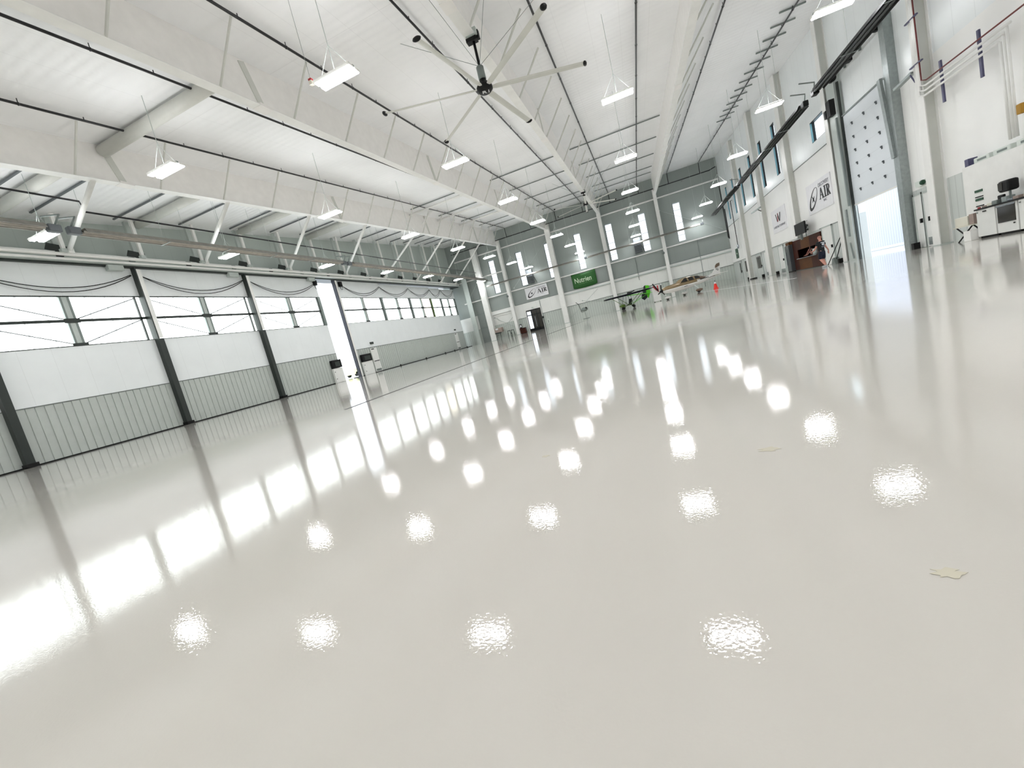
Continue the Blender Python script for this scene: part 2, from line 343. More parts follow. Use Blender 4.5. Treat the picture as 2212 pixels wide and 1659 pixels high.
# left wall: recessed upper part above the sliding doors and the corner bay
wl = struct(MB().box(XL-.7, XL-.5, YF, YB+.3, 8.6, zc(YB)).build('wall_left', 'upper'))
MB().box(XL-.5, XL-.2, YF, YB, 8.62, 8.8).build('ledge', 'midgrey', wl)
struct(MB().box(XL-2.2, XR+.3, YF-.3, YF, 0, 9.5).build('wall_front', 'panel'))
tr = struct(MB().box(XL+.35, XL+.43, YF, YB, 0.001, 0.006).build('trim_1', 'black'))
d = MB().box(-5.55, -5.47, 6.3, 42.5, 0.0005, 0.004); struct(d.build('trim_2', 'black'))
struct(MB().prism([(5.77, 20, .0005), (5.85, 20, .0005), (4.78, 42, .0005), (4.70, 42, .0005)], (0, 0, .002)).build('trim_7', 'sign'))

# ---------------------------------------------------------------- sliding hangar doors
def ribbed(y0, y1, z0, z1, x):
    b = MB(); n = max(2, int(round((y1-y0)/0.3))); s = (y1-y0)/n; prof = []
    for k in range(n):
        ya = y0+k*s; prof += [(x, ya), (x, ya+s-.05), (x-.03, ya+s-.04), (x-.03, ya+s-.01)]
    prof.append((x, y1)); m = len(prof)
    vs = [(px, py, z0) for px, py in prof]+[(px, py, z1) for px, py in prof]
    return b.add(vs, [(i, i+1, m+i+1, m+i) for i in range(m-1)])
def leaf(n, y0, y1, x, post, z_top=8.36, half=False):
    d = srt(f'door_{n}', (x, (y0+y1)/2, 0)); xo = x-.12
    MB().box(xo, x, y0, y1, 6.93, z_top).build('upper_panel', 'panel', d)
    MB().box(xo, x, y0, y1, 2.33, 4.68).build('lower_panel', 'panel', d)
    ribbed(y0, y1, .03, 2.33, x).box(xo, x-.035, y0, y1, .03, 2.33).build('ribbed_dado', 'wains', d)
    MB().box(x-.005, x+.02, y0, y1, 2.31, 2.35).build('dado_cap', 'groove', d)
    if n == 7: MB().box(xo, xo+.02, y0, (y0+y1)/2, 4.68, 6.93).build('pane', 'pane', d); MB().box(xo, xo+.02, (y0+y1)/2, y1, 4.68, 6.93).build('pane', 'creampane', d)
    else: MB().box(xo, xo+.02, y0, y1, 4.68, 6.93).build('pane', 'pane', d)
    b = MB().box(x-.07, x, y0, y1, 5.76, 5.88); b.box(x-.1, x, y0, y1, 4.66, 4.7).box(x-.1, x, y0, y1, 6.9, 6.95); b.build('mid_rail', 'dark', d)
    ym = (y0+y1)/2; b = MB(); b.box(x-.1, x, ym-.18, ym-.1, 4.68, 6.93).box(x-.1, x, ym+.1, ym+.18, 4.68, 6.93)
    if not half: b.build('mullion', 'midgrey', d)
    else: b = None
    if not half: MB().box(x-.08, x-.02, ym-.1, ym+.1, 4.68, 6.93).build('mullion_web', 'lightgrey', d)
    for z in (5.82, 4.74):
        if not half: MB().box(x-.01, x+.02, ym-.28, ym+.28, z-.06-.04*(z > 5), z+.06+.04*(z > 5)).build('gusset_plate', 'dark', d)
    MB().box(x-.1, x, y1-.34, y1-.28, 4.68, 6.93).build('jamb', 'dark', d)
    e0, e1 = y0+.12, y1-.3
    for (ya, za, yb, zb) in ((e0, 6.85, ym-.1, 5.86), (ym+.1, 5.86, e1, 6.85), (e0, 5.75, ym-.1, 4.74), (ym+.1, 4.74, e1, 5.75)):
        MB().tube([(x-.05, ya, za), (x-.05, yb, zb)], .022, 5).build('brace_rod', 'purlin', d)
    if post:
        MB().box(x-.1, x+.30, y1-.06, y1+.0, 0.12, z_top).box(x+.27, x+.30, y1, y1+.2, .12, 4.66).build('edge_post', 'dark', d)
        MB().box(x+.27, x+.30, y1, y1+.2, 4.68, z_top-.1).build('lit_post_flange', 'white', d)  # upper flange painted white for the window light falling on it
        MB().box(x-.05, x+.36, y1-.1, y1+.26, 0.01, .16).build('roller_shoe', 'black', d)
    else:
        MB().box(x-.1, x+.04, y1-.25, y1, 4.66, 6.95).build('edge_post', 'olive' if n == 7 else 'midgrey', d)
        MB().box(x-.02, x+.1, y1-.1, y1, 0.005, .14).build('roller_shoe', 'black', d)
    return d
EDG = [(3.0, 9.24), (9.24, 15.4), (15.4, 21.67), (21.67, 28.03)]
for i, (a, c) in enumerate(EDG): leaf(i+1, a, c, XL, i < 3)
E2 = [(30.3, 36.6), (36.6, 42.1), (42.1, 47.2), (47.2, 50.2), (50.2, 54.6)]
for i, (a, c) in enumerate(E2): leaf(i+5, a, c, XL-.05-.12*i, False, 8.36-.04*i, half=(i == 3))
lead = srt('door_10', (XL, 30.25, 0))
MB().box(XL-.2, XL+.1, 30.16, 30.24, 0.01, 8.36).build('seal_edge', 'ink_blue', lead)
MB().box(XL-.15, XL+.06, 30.24, 30.5, 0.01, 8.36).build('edge_post', 'white', lead)
struct(MB().box(XL-.3, XL, YF, 3.0, 0, 8.36).build('wall_left_near', 'panel'))
b = MB().box(XL-1.4, XL-.9, 54.6, YB, 0, 8.4); struct(b.build('trim_3', 'doorgrey'))
struct(MB().box(XL-.75, XL+.01, YF, 28.0, 0.0, .05).box(XL-.85, XL-.02, 30.3, YB, 0.0, .05).build('trim_6', 'black'))
hd = thing('hangar_door_header', 'long grey header beam and track running above all the sliding hangar doors', 'beam', (XL, 20, 8.3))
MB().box(XL-.9, XL+.36, YF, YB, 8.62, 8.7).box(XL+.1, XL+.36, YF, YB, 8.45, 8.62).build('beam', 'lightgrey', hd)
MB().tube([(XL+.42, YF, 8.72), (XL+.42, YB, 8.72)], .08, 8).tube([(XL+.4, YF, 8.52), (XL+.4, YB, 8.52)], .05, 8).tube([(XL+.2, YF, 8.86), (XL+.2, YB, 8.86)], .05, 8).build('rail_tube', 'white', hd)
MB().box(XL-.9, XL+.16, YF, YB, 8.36, 8.5).build('track', 'dark', hd)
for k in range(17):
    y = 9.6+2.8*k
    MB().box(XL+.1, XL+.42, y, y+.25, 8.6, 8.82).build('hanger_bracket', 'black' if k % 2 else 'midgrey', hd)
for i, y in enumerate([15.0, 21.3, 27.9]):
    MB().box(XL+.05, XL+.3, y-.75, y-.1, 8.16, 8.42).build('guide_box', 'lightgrey', hd)
struct(MB().box(-22.0, -20.5, YB-.06, YB-.0, 0, 9.5).build('trim_8', 'cornershade'))  # dark sheet standing in for the shaded corner panels
for z in (5.84, 4.0, 2.03): struct(MB().box(-22.0, -20.5, YB-.12, YB-.06, z-.04, z+.04).build('trim_9', 'midgrey' if z < 5 else 'lightgrey'))
t = thing('steel_column', 'grey steel column in the corner beside the last hangar door leaf', 'column', (-22.5, 54.9, 0), 0, 'steel columns along the back wall')
MB().box(-22.8, -22.1, 54.6, 54.64, 0, 9.6).build('flange', 'lightgrey', t); MB().box(-22.48, -22.42, 54.64, YB, 0, 9.6).build('web', 'midgrey', t)
# festoon cables slung between the leaves
def swag(ya, yb, x, z=8.0, sag=.75, n=14):
    return [(x, ya+(yb-ya)*t/n, z-sag*4*(t/n)*(1-t/n)) for t in range(n+1)]
SW = [(3.0, 9.2, XL), (9.3, 15.2, XL), (15.6, 21.5, XL), (21.9, 27.8, XL), (31.0, 36.5, XL-.1), (36.7, 42.0, XL-.2), (42.2, 47.1, XL-.3), (47.3, 50.1, XL-.4), (50.5, 54.2, XL-.5)]
for i, (a, c, x) in enumerate(SW):
    t = thing('festoon_cable', f'pair of black cables sagging across the {ORD[i]} hangar door leaf', 'cable', (x+.12, (a+c)/2, 7.3), 0, 'festoon cables along the hangar doors')
    for k in range(2): MB().tube(swag(a, c, x+.1+.05*k, 8.0-.04*k, .72+.16*k), .02, 5).build('cable', 'black', t)
for i, (y, s) in enumerate([(27.9, 'before'), (30.85, 'beyond')]):
    t = thing('junction_box', f'black cable junction box at the top of the door leaf just {s} the bright gap', 'electrical box', (XL+.05, y, 7.7))
    MB().box(XL-.05, XL+.2, y-.14, y+.14, 7.85, 8.25).build('housing', 'black', t, bevel=.02)
    MB().tube([(XL+.12, y+.12*math.cos(a*.5), 7.72+.16*math.sin(a*.5)) for a in range(13)], .018, 5).build('cable_loop', 'black', t)
# wall cabinets at the meeting edges
for i, (ya, yc, s) in enumerate([(26.95, 28.0, 'near side of the bright gap'), (30.7, 32.0, 'far side of the bright gap')]):
    t = thing('door_motor_cabinet', f'white cabinet with black motor box by the {s}', 'cabinet', (XL+.1, (ya+yc)/2, 0))
    xx = XL+.05
    MB().box(xx, xx+.2, ya, yc, 0.0, 1.16).build('cabinet_body', 'door', t, bevel=.01)
    MB().box(xx, xx+.26, ya+.02, yc-.02, 1.18, 1.82).build('motor_box', 'black', t, bevel=.02)
    MB().box(xx+.26, xx+.28, ya+.25, yc-.25, 1.3, 1.65).build('vent_grille', 'dark', t)
    for z in (.3, .85): MB().box(xx+.2, xx+.22, ya+.08, ya+.14, z, z+.06).build('latch', 'black', t)
for i, (ya, yc) in enumerate([(32.45, 33.4), (51.6, 52.6)]):
    dd = srt(f'door_{11+i}', (XL, (ya+yc)/2, 0)); xx = XL-.02-.55*i
    MB().box(xx, xx+.06, ya, yc, 0.05, 2.25).build('door_panel', 'door', dd)
    MB().box(xx+.06, xx+.1, ya+.1, yc-.1, 1.0, 1.06).build('push_bar', 'black', dd)
    MB().box(xx+.06, xx+.12, ya+.12, ya+.45, 2.1, 2.18).build('closer', 'black', dd)
    MB().box(xx+.06, xx+.07, ya+.1, yc-.1, .1, .3).build('kick_plate', 'midgrey', dd)
    s = MB().box(xx, xx+.08, ya+.25, yc-.25, 2.6, 2.8).build('exit_sign', 'dark')
    tag(s, f'small dark exit box above the {["nearer", "farther"][i]} walk-through door in the hangar doors', 'sign')
# ---------------------------------------------------------------- outside, seen through the two openings
ap = struct(MB().box(-90, XL-2.2, -20, 90, -.32, -.02).box(XR+.3, 40, 0, 60, -.32, -.02).build('floor_outside', 'concrete'))
t = thing('outdoor_shed', 'white corrugated building standing outside the open overhead door', 'building', (17, 26, 0))
MB().box(16.5, 17, 14, 46, -.02, 9).build('cladding', 'extwall', t)
MB().box(16.42, 16.5, 14, 46, 0, .18).build('base_strip', 'white', t)
for i, (x, y) in enumerate([(12.6, 25.2), (12.9, 24.1)]):
    t = thing('bollard', f'yellow steel bollard outside the overhead door, the {["nearer the tracks", "one closer to the door edge"][i]}', 'bollard', (x, y, 0))
    MB().tube([(x, y, -.02), (x, y, 1.05)], .085, 12).ball((x, y, 1.05), .085).build('post', 'yellow', t, True)
t = thing('tow_tractor', 'pale yellow and grey tug parked outside the gap in the hangar doors', 'vehicle', (-31, 38.5, 0))
MB().box(-31.6, -30.4, 37.6, 39.0, .25, .85).build('body', 'paleyellow', t, bevel=.05)
MB().box(-31.5, -30.5, 39.1, 40.3, .25, .8).build('deck', 'lightgrey', t, bevel=.05)
for x in (-31.5, -30.5):
    for y in (38, 39.9): MB().tube([(x-.1, y, .25), (x+.1, y, .25)], .25, 12).build('wheel', 'rubber', t)

# ---------------------------------------------------------------- roof frames, purlins, columns, wall rails
def girder(x, i):
    nm = ['nearest the hangar doors', 'second from the hangar doors', 'carrying the big ceiling fans', 'nearest the office wall'][i]
    g = thing('roof_girder', f'long white plate girder {nm}', 'girder', (x, 20, 9), 0, 'white roof girders'); ya, yb = YF+.1, 54.4
    b = MB().add([(x-.02, ya, flange_z(ya)), (x+.02, ya, flange_z(ya)), (x+.02, yb, flange_z(yb)), (x-.02, yb, flange_z(yb)),
                  (x-.02, ya, ceil_z(ya)), (x+.02, ya, ceil_z(ya)), (x+.02, yb, ceil_z(yb)), (x-.02, yb, ceil_z(yb))],
                 [(0,1,2,3),(4,7,6,5),(0,4,5,1),(1,5,6,2),(2,6,7,3),(3,7,4,0)]); b.build('web', 'girder', g)
    def fl(z0, z1, wd):
        return MB().add([(x-wd, ya, flange_z(ya)+z0), (x+wd, ya, flange_z(ya)+z0), (x+wd, yb, flange_z(yb)+z0), (x-wd, yb, flange_z(yb)+z0),
                  (x-wd, ya, flange_z(ya)+z1), (x+wd, ya, flange_z(ya)+z1), (x+wd, yb, flange_z(yb)+z1), (x-wd, yb, flange_z(yb)+z1)],
                 [(0,1,2,3),(4,7,6,5),(0,4,5,1),(1,5,6,2),(2,6,7,3),(3,7,4,0)])
    fl(-.03, .0, .16).build('bottom_flange', 'white', g)
    for k in range(5):
        y = 11.6+12*k
        if y < 54: MB().beam((x+.035, y-.15, flange_z(y)), (x+.035, y-.5, ceil_z(y)-.1), .03, .22, (0, 1, 0)).build('stiffener', 'shade', g)
        if y < 54: MB().box(x-.17, x+.17, y-.35, y+.1, flange_z(y)-.06, flange_z(y)+.02).build('splice_plate', 'girder', g)
    for k in range(-2, 17):
        y = 9.95+2.66*k
        MB().tube([(x+.15, y, flange_z(y)-.01), (x+1.3, y-.15, ceil_z(y)-.05)], .035, 6).build('flange_brace', 'shade', g)
    return g
for i, x in enumerate(FRAMES): girder(x, i)
PUR = []
for k, y in enumerate([10.11, 12.0, 15.05, 18.23, 21.4, 24.55, 27.35, 29.25, 32.1, 34.8, 37.4, 40.0, 42.6, 45.2, 47.6, 50.3]):
    PUR.append((XL+.5, -16.7, y, f'dark roof purlin over the hangar door bay, {ORD[k]} from the near end'))
for k, y in enumerate([31.75, 36.85, 42.2, 47.5, 50.5]):
    PUR.append((-15.98, -9.85, y, f'roof purlin in the second bay from the hangar doors, {ORD[k]} from near end'))
    PUR.append((-9.1, -3.4, y+.35, f'roof purlin in the bay left of the fans, {ORD[k]} from near end'))
    PUR.append((-2.9, 3.2, y+.25, f'roof purlin in the bay right of the fans, {ORD[k]} from near end'))
for x0, x1, y, lab in PUR:
    z = ceil_z(y)-.1
    o = MB().box(x0, x1, y-.035, y+.035, z-.0, z+.06).build('roof_purlin', 'purlin' if x0 < -20 else 'midgrey'); tag(o, lab, 'purlin', 'roof purlins')
for k, (x0, x1, y) in enumerate([(-23.5, -16.72, 10.75), (-23.5, -16.72, 16.1), (-23.5, -16.72, 22.1), (-23.5, -16.72, 28.2), (-16.55, -9.88, 11.05), (-16.55, -9.88, 32.4), (-16.55, -9.88, 37.6), (-16.55, -9.88, 42.9)]):
    o = MB().tube([(x0, y, ceil_z(y)-.24), (x1, y, ceil_z(y)-.24)], .2 if k < 5 else .09, 14).build('strut_tube', 'shade' if k < 5 else 'white', None, True)
    tag(o, f'round white strut tube between girders, {ORD[k if k < 4 else k-4]} from the near end of the {"hangar door bay" if k < 4 else "next bay in"}', 'strut', 'strut tubes under the roof')
for k in range(14):
    y = 22.55+1.3*k; z = ceil_z(y)-.1
    o = MB().box(7.85, 8.87, y-.03, y+.03, z+.0, z+.06).build('purlin_stub', 'midgrey')
    tag(o, f'short grey rung across the roof pipe by the office wall, {ORD[k]} from near', 'purlin', 'short rungs by the office wall')
for k, (x, w2) in enumerate([(-20.15, .38), (-16.55, .2), (-9.78, .32), (-3.25, .22), (3.35, .18)]):
    lab = ['broad white steel column by the hangar door corner', 'white steel column between the corner stand and the brown cabinet', 'white steel column between the white sign and the green banner',
           'white steel column behind the black and green ultralight', 'white steel column behind the nose of the gold and white aeroplane'][k]
    zt = min(ceil_z(54.6), 12.7)
    t = thing('steel_column', lab, 'column', (x, 54.7, 0), 0, 'steel columns along the back wall')
    MB().box(x-w2, x+w2, 54.4, 54.44, 0, zt).box(x-w2, x+w2, 55.0, 55.04, 0, zt).build('flange', 'white', t)
    MB().box(x-.03, x+.03, 54.44, 55.0, 0, zt).build('web', 'lightgrey', t)
    MB().box(x-w2-.06, x+w2+.06, 54.3, 55.1, 0, .04).build('base_plate', 'lightgrey', t)
    if k in (1, 4):
        MB().ball((x-.25, 54.35, 5.3), .16).build('alarm_bell', 'midgrey', t)
BAYS = [(-23.4, -20.5), (-19.8, -16.75), (-16.35, -10.1), (-9.46, -3.47), (-3.03, 3.17), (3.53, XR-.02)]
for i, (a, c) in enumerate(BAYS):
    for z in ((11.65, 8.75, 5.85) if i < 2 else (11.65, 5.85)):
        o = MB().box(a, c, YB-.18, YB-.03, z-.07, z+.07).build('wall_girt', 'white')
        tag(o, f'white {"top" if z > 11 else "middle" if z > 8 else "banner-height"} rail on the back wall, {ORD[i].replace("nearest", "first")} bay from the hangar doors', 'rail', 'rails on the back wall')
    if i >= 2 and i != 2:
        o = MB().box(a, c, YB-.25, YB-.03, 3.48, 3.6).build('wall_girt', 'lightgrey')
        tag(o, f'pale low ledge rail on the back wall, {ORD[i]} bay from the hangar doors', 'rail', 'rails on the back wall')
o = MB().box(-19.8, -16.7, YB-.25, YB-.03, 3.4, 3.5).build('wall_girt', 'white'); tag(o, 'white rail over the corner workbench, upper of the close pair', 'rail', 'rails on the back wall')
o = MB().box(-19.8, -16.7, YB-.25, YB-.03, 3.15, 3.3).build('wall_girt', 'white'); tag(o, 'white rail over the corner workbench, lower of the close pair', 'rail', 'rails on the back wall')
# brace rods on the back wall
for i, (p, q, s) in enumerate([((-9.6, .3), (-5.2, 3.3), 'rising left below the green banner'), ((-7.4, 2.3), (-3.5, 1.2), 'falling towards the column behind the ultralight'),
        ((-19.6, 3.0), (-16.8, 1.0), 'falling across the corner stand'), ((-19.7, .6), (-16.9, 2.6), 'rising across the corner stand'), ((-23.0, 6.0), (-20.4, 8.6), 'high in the corner bay'),
        ((5.4, 1.0), (9.9, .5), 'low behind the aeroplane tail'), ((3.6, 10.2), (9.8, 6.2), 'falling over the last tall window'), ((-15.9, 6.2), (-10.3, 10.9), 'rising over the second tall window')]):
    o = MB().tube([(p[0], YB-.1, p[1]), (q[0], YB-.1, q[1])], .02, 5).box(p[0]-.08, p[0]+.08, YB-.12, YB-.001, p[1]-.06, p[1]+.06).build('brace_rod', 'lightgrey'); tag(o, f'thin pale brace rod on the back wall, {s}', 'rod')
# right wall columns
for k, (y0, y1) in enumerate([(19.02, 19.4), (26.2, 26.6), (32.62, 33.3), (39.65, 40.4), (46.7, 47.4)]):
    t = thing('wall_column', f'white column on the office wall, {ORD[k]} from the camera', 'column', (XR-.15, (y0+y1)/2, 0), 0, 'columns along the office wall')
    zt = min(ceil_z(y0), 13) - .02; zb_ = 2.04 if k == 2 else 0
    MB().box(XR-.02, XR-.0, y0, y1, zb_, zt).box(XR-.36, XR-.33, y0, y1, zb_, zt).build('flange', 'white', t)
    MB().box(XR-.33, XR-.02, y0+.12, y0+.16, zb_, zt).build('web', 'shade', t)
    MB().box(XR-.38, XR+.0, y0-.02, y1+.02, zb_, zb_+.03).build('base_plate', 'lightgrey', t)
# hanger posts and raking tubes over the hangar doors
for k in range(14):
    y = 9.55+3.12*k; x = XL+.5
    t = thing('hanger_post', f'white vertical post above the hangar doors, {ORD[k]} from the near end', 'post', (x, y, 8.8), 0, 'posts above the hangar doors')
    zt = ceil_z(y)-.02
    MB().box(x-.06, x+.06, y-.07, y+.07, 8.9, zt).build('post', 'white', t)
    MB().box(x-.5, x-.35, y-.1, y+.1, 8.9, zt).build('back_channel', 'lightgrey', t)
    MB().box(x-.1, x+.1, y-.12, y+.12, 8.78, 8.92).build('foot_plate', 'lightgrey', t)
    MB().beam((x-.05, y+.12, 8.9), (x-.45, y-.35, 9.15), .05, .3).build('gusset', 'dark', t)
RK = [((-16.7, 4.6, 8.7), (-23.4, 6.6, 8.88)), ((-16.7, 10.53, 9.06), (-23.4, 12.88, 8.9)), ((-16.7, 15.6, 9.38), (-23.4, 19.1, 8.9)), ((-16.7, 20.7, 9.72), (-23.4, 25.35, 8.9)), ((-16.7, 26.0, 10.07), (-23.4, 31.5, 8.9)),
      ((-15.2, 33.9, 12.1), (-23.4, 37.3, 8.9)), ((-15.9, 40.1, 12.6), (-23.4, 43.6, 8.9)), ((-16.0, 45.7, 13.05), (-23.4, 49.6, 8.9)), ((-15.9, 50.5, 13.4), (-23.4, 54.0, 8.9))]
for k, (p, q) in enumerate(RK):
    t = thing('raking_tube', f'white round raking tube above the hangar doors, {ORD[k]} from the near end', 'brace', q, 0, 'raking tubes above the hangar doors')
    MB().tube([p, q], .085, 10).build('tube', 'white', t, True)
    MB().box(q[0]-.12, q[0]+.12, q[1]-.1, q[1]+.1, 8.74, 8.95).build('foot_plate', 'white', t)

# ---------------------------------------------------------------- sprinkler pipes
PX = [-15.0, -11.65, -8.3, -4.93, -1.62, 1.68, 5.02, 8.35]
PN = ['over the bay beside the hangar doors', 'second from the hangar doors', 'third from the hangar doors', 'left of the big fan', 'right of the big fan', 'third from the office wall', 'second from the office wall', 'nearest the office wall']
for i, x in enumerate(PX):
    t = thing('sprinkler_pipe', f'black sprinkler pipe running down the roof, {PN[i]}', 'pipe', (x, 20, 10), 0, 'black sprinkler pipes under the roof'); f = lambda y: (x, y, ceil_z(y)-.17)
    MB().tube([f(YF+.2), f(54.2)], .038, 8).build('pipe', 'pipe', t, True)
    MB().tube([f(54.2), (x, 54.3, 12.6)], .04, 8).build('riser', 'pipe', t, True)
    for k in range(16):
        y = 5.2+3.1*k
        if y < 53: MB().tube([(x, y, ceil_z(y)-.02), (x, y, ceil_z(y)-.17)], .012, 5).ball((x, y, ceil_z(y)-.17), .05, .03, .05, 8, 6).build('clamp', 'pipe', t)
        y += 1.5
        if y < 53: MB().tube([(x, y, ceil_z(y)-.17), (x, y, ceil_z(y)-.06)], .014, 5).build('sprinkler_head', 'pipe', t)
t = thing('sprinkler_main', 'black sprinkler main pipe running level across the top of the back wall', 'pipe', (0, 54.3, 12.6))
MB().tube([(-23.2, 54.3, 12.6), (9.3, 54.3, 12.62), (9.75, 54.3, 12.75), (9.95, 54.1, 12.75)], .055, 10).build('pipe', 'pipe', t, True)
MB().tube([(9.95, 54.1, 12.75), (9.98, 54.05, 5.0), (9.95, 53.4, 4.8), (9.95, 53.3, 8.0)], .05, 8).build('drop_pipe', 'pipe', t, True)
for x in (-18.5, -12.7, -6.7, 0, 6.5): MB().tube([(x, 54.3, 12.6), (x, 55.2, 12.6)], .02, 5).build('bracket', 'pipe', t)
t = thing('sprinkler_pipe', 'black sprinkler pipe with a jog running above the hangar door header', 'pipe', (-20.3, 20, 9.4), 0, None)
MB().tube([(-20.3, YF+.2, 9.85), (-20.3, 12.05, 9.85), (-20.3, 12.15, 9.45), (-20.3, 54.2, 9.4)], .04, 8).build('pipe', 'pipe', t, True)
for k in range(12): y = 8+4*k; MB().tube([(-20.3, y, 9.45), (-20.3, y, ceil_z(y)-.02)], .008, 4).build('hanger_rod', 'lightgrey', t)
t = thing('wall_pipe', 'thin black pipe dropping down the far end of the office wall', 'pipe', (10.1, 50, 5), 0)
MB().tube([(10.15, 50.2, 8.2), (10.0, 50.2, 8.2), (10.0, 50.2, 3.6)], .035, 8).build('pipe', 'pipe', t, True)
MB().ball((10.0, 50.2, 3.55), .1, .1, .25).build('valve', 'stainless', t, True)

# ---------------------------------------------------------------- hanging strip lamps
def make_lamp():
    t = thing('strip_lamp', '', 'ceiling lamp', (0, 0, LZ), 0, 'double strip lamps hanging from the roof')
    MB().box(-.56, .56, -.03, .03, .04, .09).build('spine', 'midgrey', t, local=True)
    for s in (-1, 1):
        MB().prism([(-.57, s*.03, .05), (-.57, s*.045, 0), (-.57, s*.205, 0), (-.57, s*.235, .05), (-.57, s*.2, .07)], (1.14, 0, 0)).build('housing', 'white', t, local=True); hs = C.objects[-1]
        MB().box(-.55, .55, s*.125-.075, s*.125+.075, -.022, -.003).build('diffuser', 'lamp', hs, local=True)
    for x in (-.5, .5): MB().box(x-.02, x+.02, -.22, .22, .06, .08).build('bracket', 'white', t, local=True)
    for s in (-1, 1): MB().box(-.5, .5, s*.13-.045, s*.13+.045, .072, .08).build('added_uplight', 'upfill', t, local=True)  # glowing strips added on top of the lamp to fill the ceiling
    w1 = MB().tube([(0, 0, 0), (0, 0, 1)], .009, 5).build('suspension_wire', 'lightgrey', t, local=True); w1.location = (0, 0, .08)
    for s in (-1, 1): MB().tube([(s*.5, 0, .08), (0, 0, .8)], .006, 4).build('yoke_wire', 'lightgrey', t, local=True)
    return t
proto = make_lamp(); first = True
COLN = ['in the row beside the office wall', 'in the second row from the office wall', 'in the middle row', 'in the second row from the hangar doors', 'in the row beside the hangar doors']
RN = {-3: 'far behind the camera', -2: 'behind the camera', -1: 'nearest the camera', 0: 'second from the near end', 1: 'third from the near end', 2: 'fourth from the near end', 3: 'fifth from the near end', 4: 'second from the back wall', 5: 'closest to the back wall'}
for i, x in enumerate(LX):
    for j in range(-3, 6):
        o = proto if first else copy_tree(proto); first = False
        y = LY0+LDY*j
        o.location = (x, y, LZ); o['label'] = f'double strip lamp {COLN[i]}, {RN[j]}'
        for c in o.children:
            if c.name.startswith('suspension_wire'): c.scale = (1, 1, ceil_z(y)-.03-LZ-.08)

t = thing('roof_sensor', 'small red-topped sensor box hanging at the end of the near middle-row lamp', 'sensor', (-6.98, 10.2, 8.16))
MB().box(-7.02, -6.93, 10.15, 10.24, 8.1, 8.2).build('housing', 'beige', t); MB().box(-7.02, -6.93, 10.15, 10.24, 8.2, 8.25).build('cap', 'redink', t); MB().tube([(-6.98, 10.2, 8.25), (-6.98, 10.2, 10.27)], .006, 4).build('cable', 'midgrey', t)
# ---------------------------------------------------------------- radiant tube heaters
def heater(p, q, label, dark, z=7.3, ends=(1, 1)):
    p, q = Vector((p[0], p[1], z)), Vector((q[0], q[1], z)); d = (q-p).normalized(); n = Vector((-d.y, d.x, 0)); L = (q-p).length
    t = thing('tube_heater', label, 'heater', tuple(p), 0, 'radiant tube heaters')
    prof = [(-.24, -.06), (-.15, .1), (.15, .1), (.24, -.06), (.22, -.06), (.14, .085), (-.14, .085), (-.22, -.06)]
    MB().prism([p+n*a+Vector((0, 0, c)) for a, c in prof], q-p).build('reflector', 'black' if dark else 'reflector', t)
    for s in (-.08, .08): MB().tube([p+n*s-Vector((0, 0, .02)), q+n*s-Vector((0, 0, .02))], .05, 8).build('heating_tube', 'dark' if dark else 'heattube', t, True)
    k = int(L/2.4)
    for i in range(1, k):
        c = p+d*(L*i/k); MB().prism([c+n*a+Vector((0, 0, zz)) for a, zz in ((-.25, -.08), (.25, -.08), (.25, -.06), (-.25, -.06))], d*.04).build('strap', 'galv', t)
        MB().tube([c+Vector((0, 0, .1)), (c.x, c.y, ceil_z(c.y)-.03)], .006, 4).build('hanger_chain', 'lightgrey', t)
    for e, pt, sg in ((ends[0], p, -1), (ends[1], q, 1)):
        if e:
            c = pt+d*sg*.3; b = MB(); b.beam(pt+d*sg*.08, pt+d*sg*.42, .22, .24); b.build('burner_box', 'black' if dark else 'purlin', t, bevel=.03)
            MB().tube([c+Vector((0, 0, .1)), c+Vector((.1, .15, .45)), c+n*.5+Vector((0, 0, .55))], .03, 6).build('gas_hose', 'midgrey', t, True)
    return t
heater((-17.0, 1.0), (-17.0, 8.9), 'grey radiant tube heater nearest the camera on the hangar door side', False, 7.3, (0, 1))
heater((-17.0, 9.9), (-17.0, 22.7), 'long grey radiant tube heater over the first hangar door leaves', False)
heater((-17.0, 23.7), (-17.0, 48.2), 'grey radiant tube heater running on to the far corner past the bright gap', False)
heater((8.25, 8.0), (8.25, 22.3), 'black radiant tube heater nearest the camera on the office side', True)
heater((8.25, 24.0), (8.25, 37.6), 'black radiant tube heater, middle one on the office side', True)
heater((8.25, 38.6), (8.25, 50.3), 'black radiant tube heater, farthest one on the office side', True, 7.3, (0, 0))
heater((-19.2, 54.2), (-6.6, 54.2), 'grey radiant tube heater along the back wall, half nearer the hangar doors', False, 7.25, (0, 0))
heater((-5.5, 54.2), (7.4, 54.2), 'grey radiant tube heater along the back wall, half nearer the office wall', False, 7.25, (1, 1))

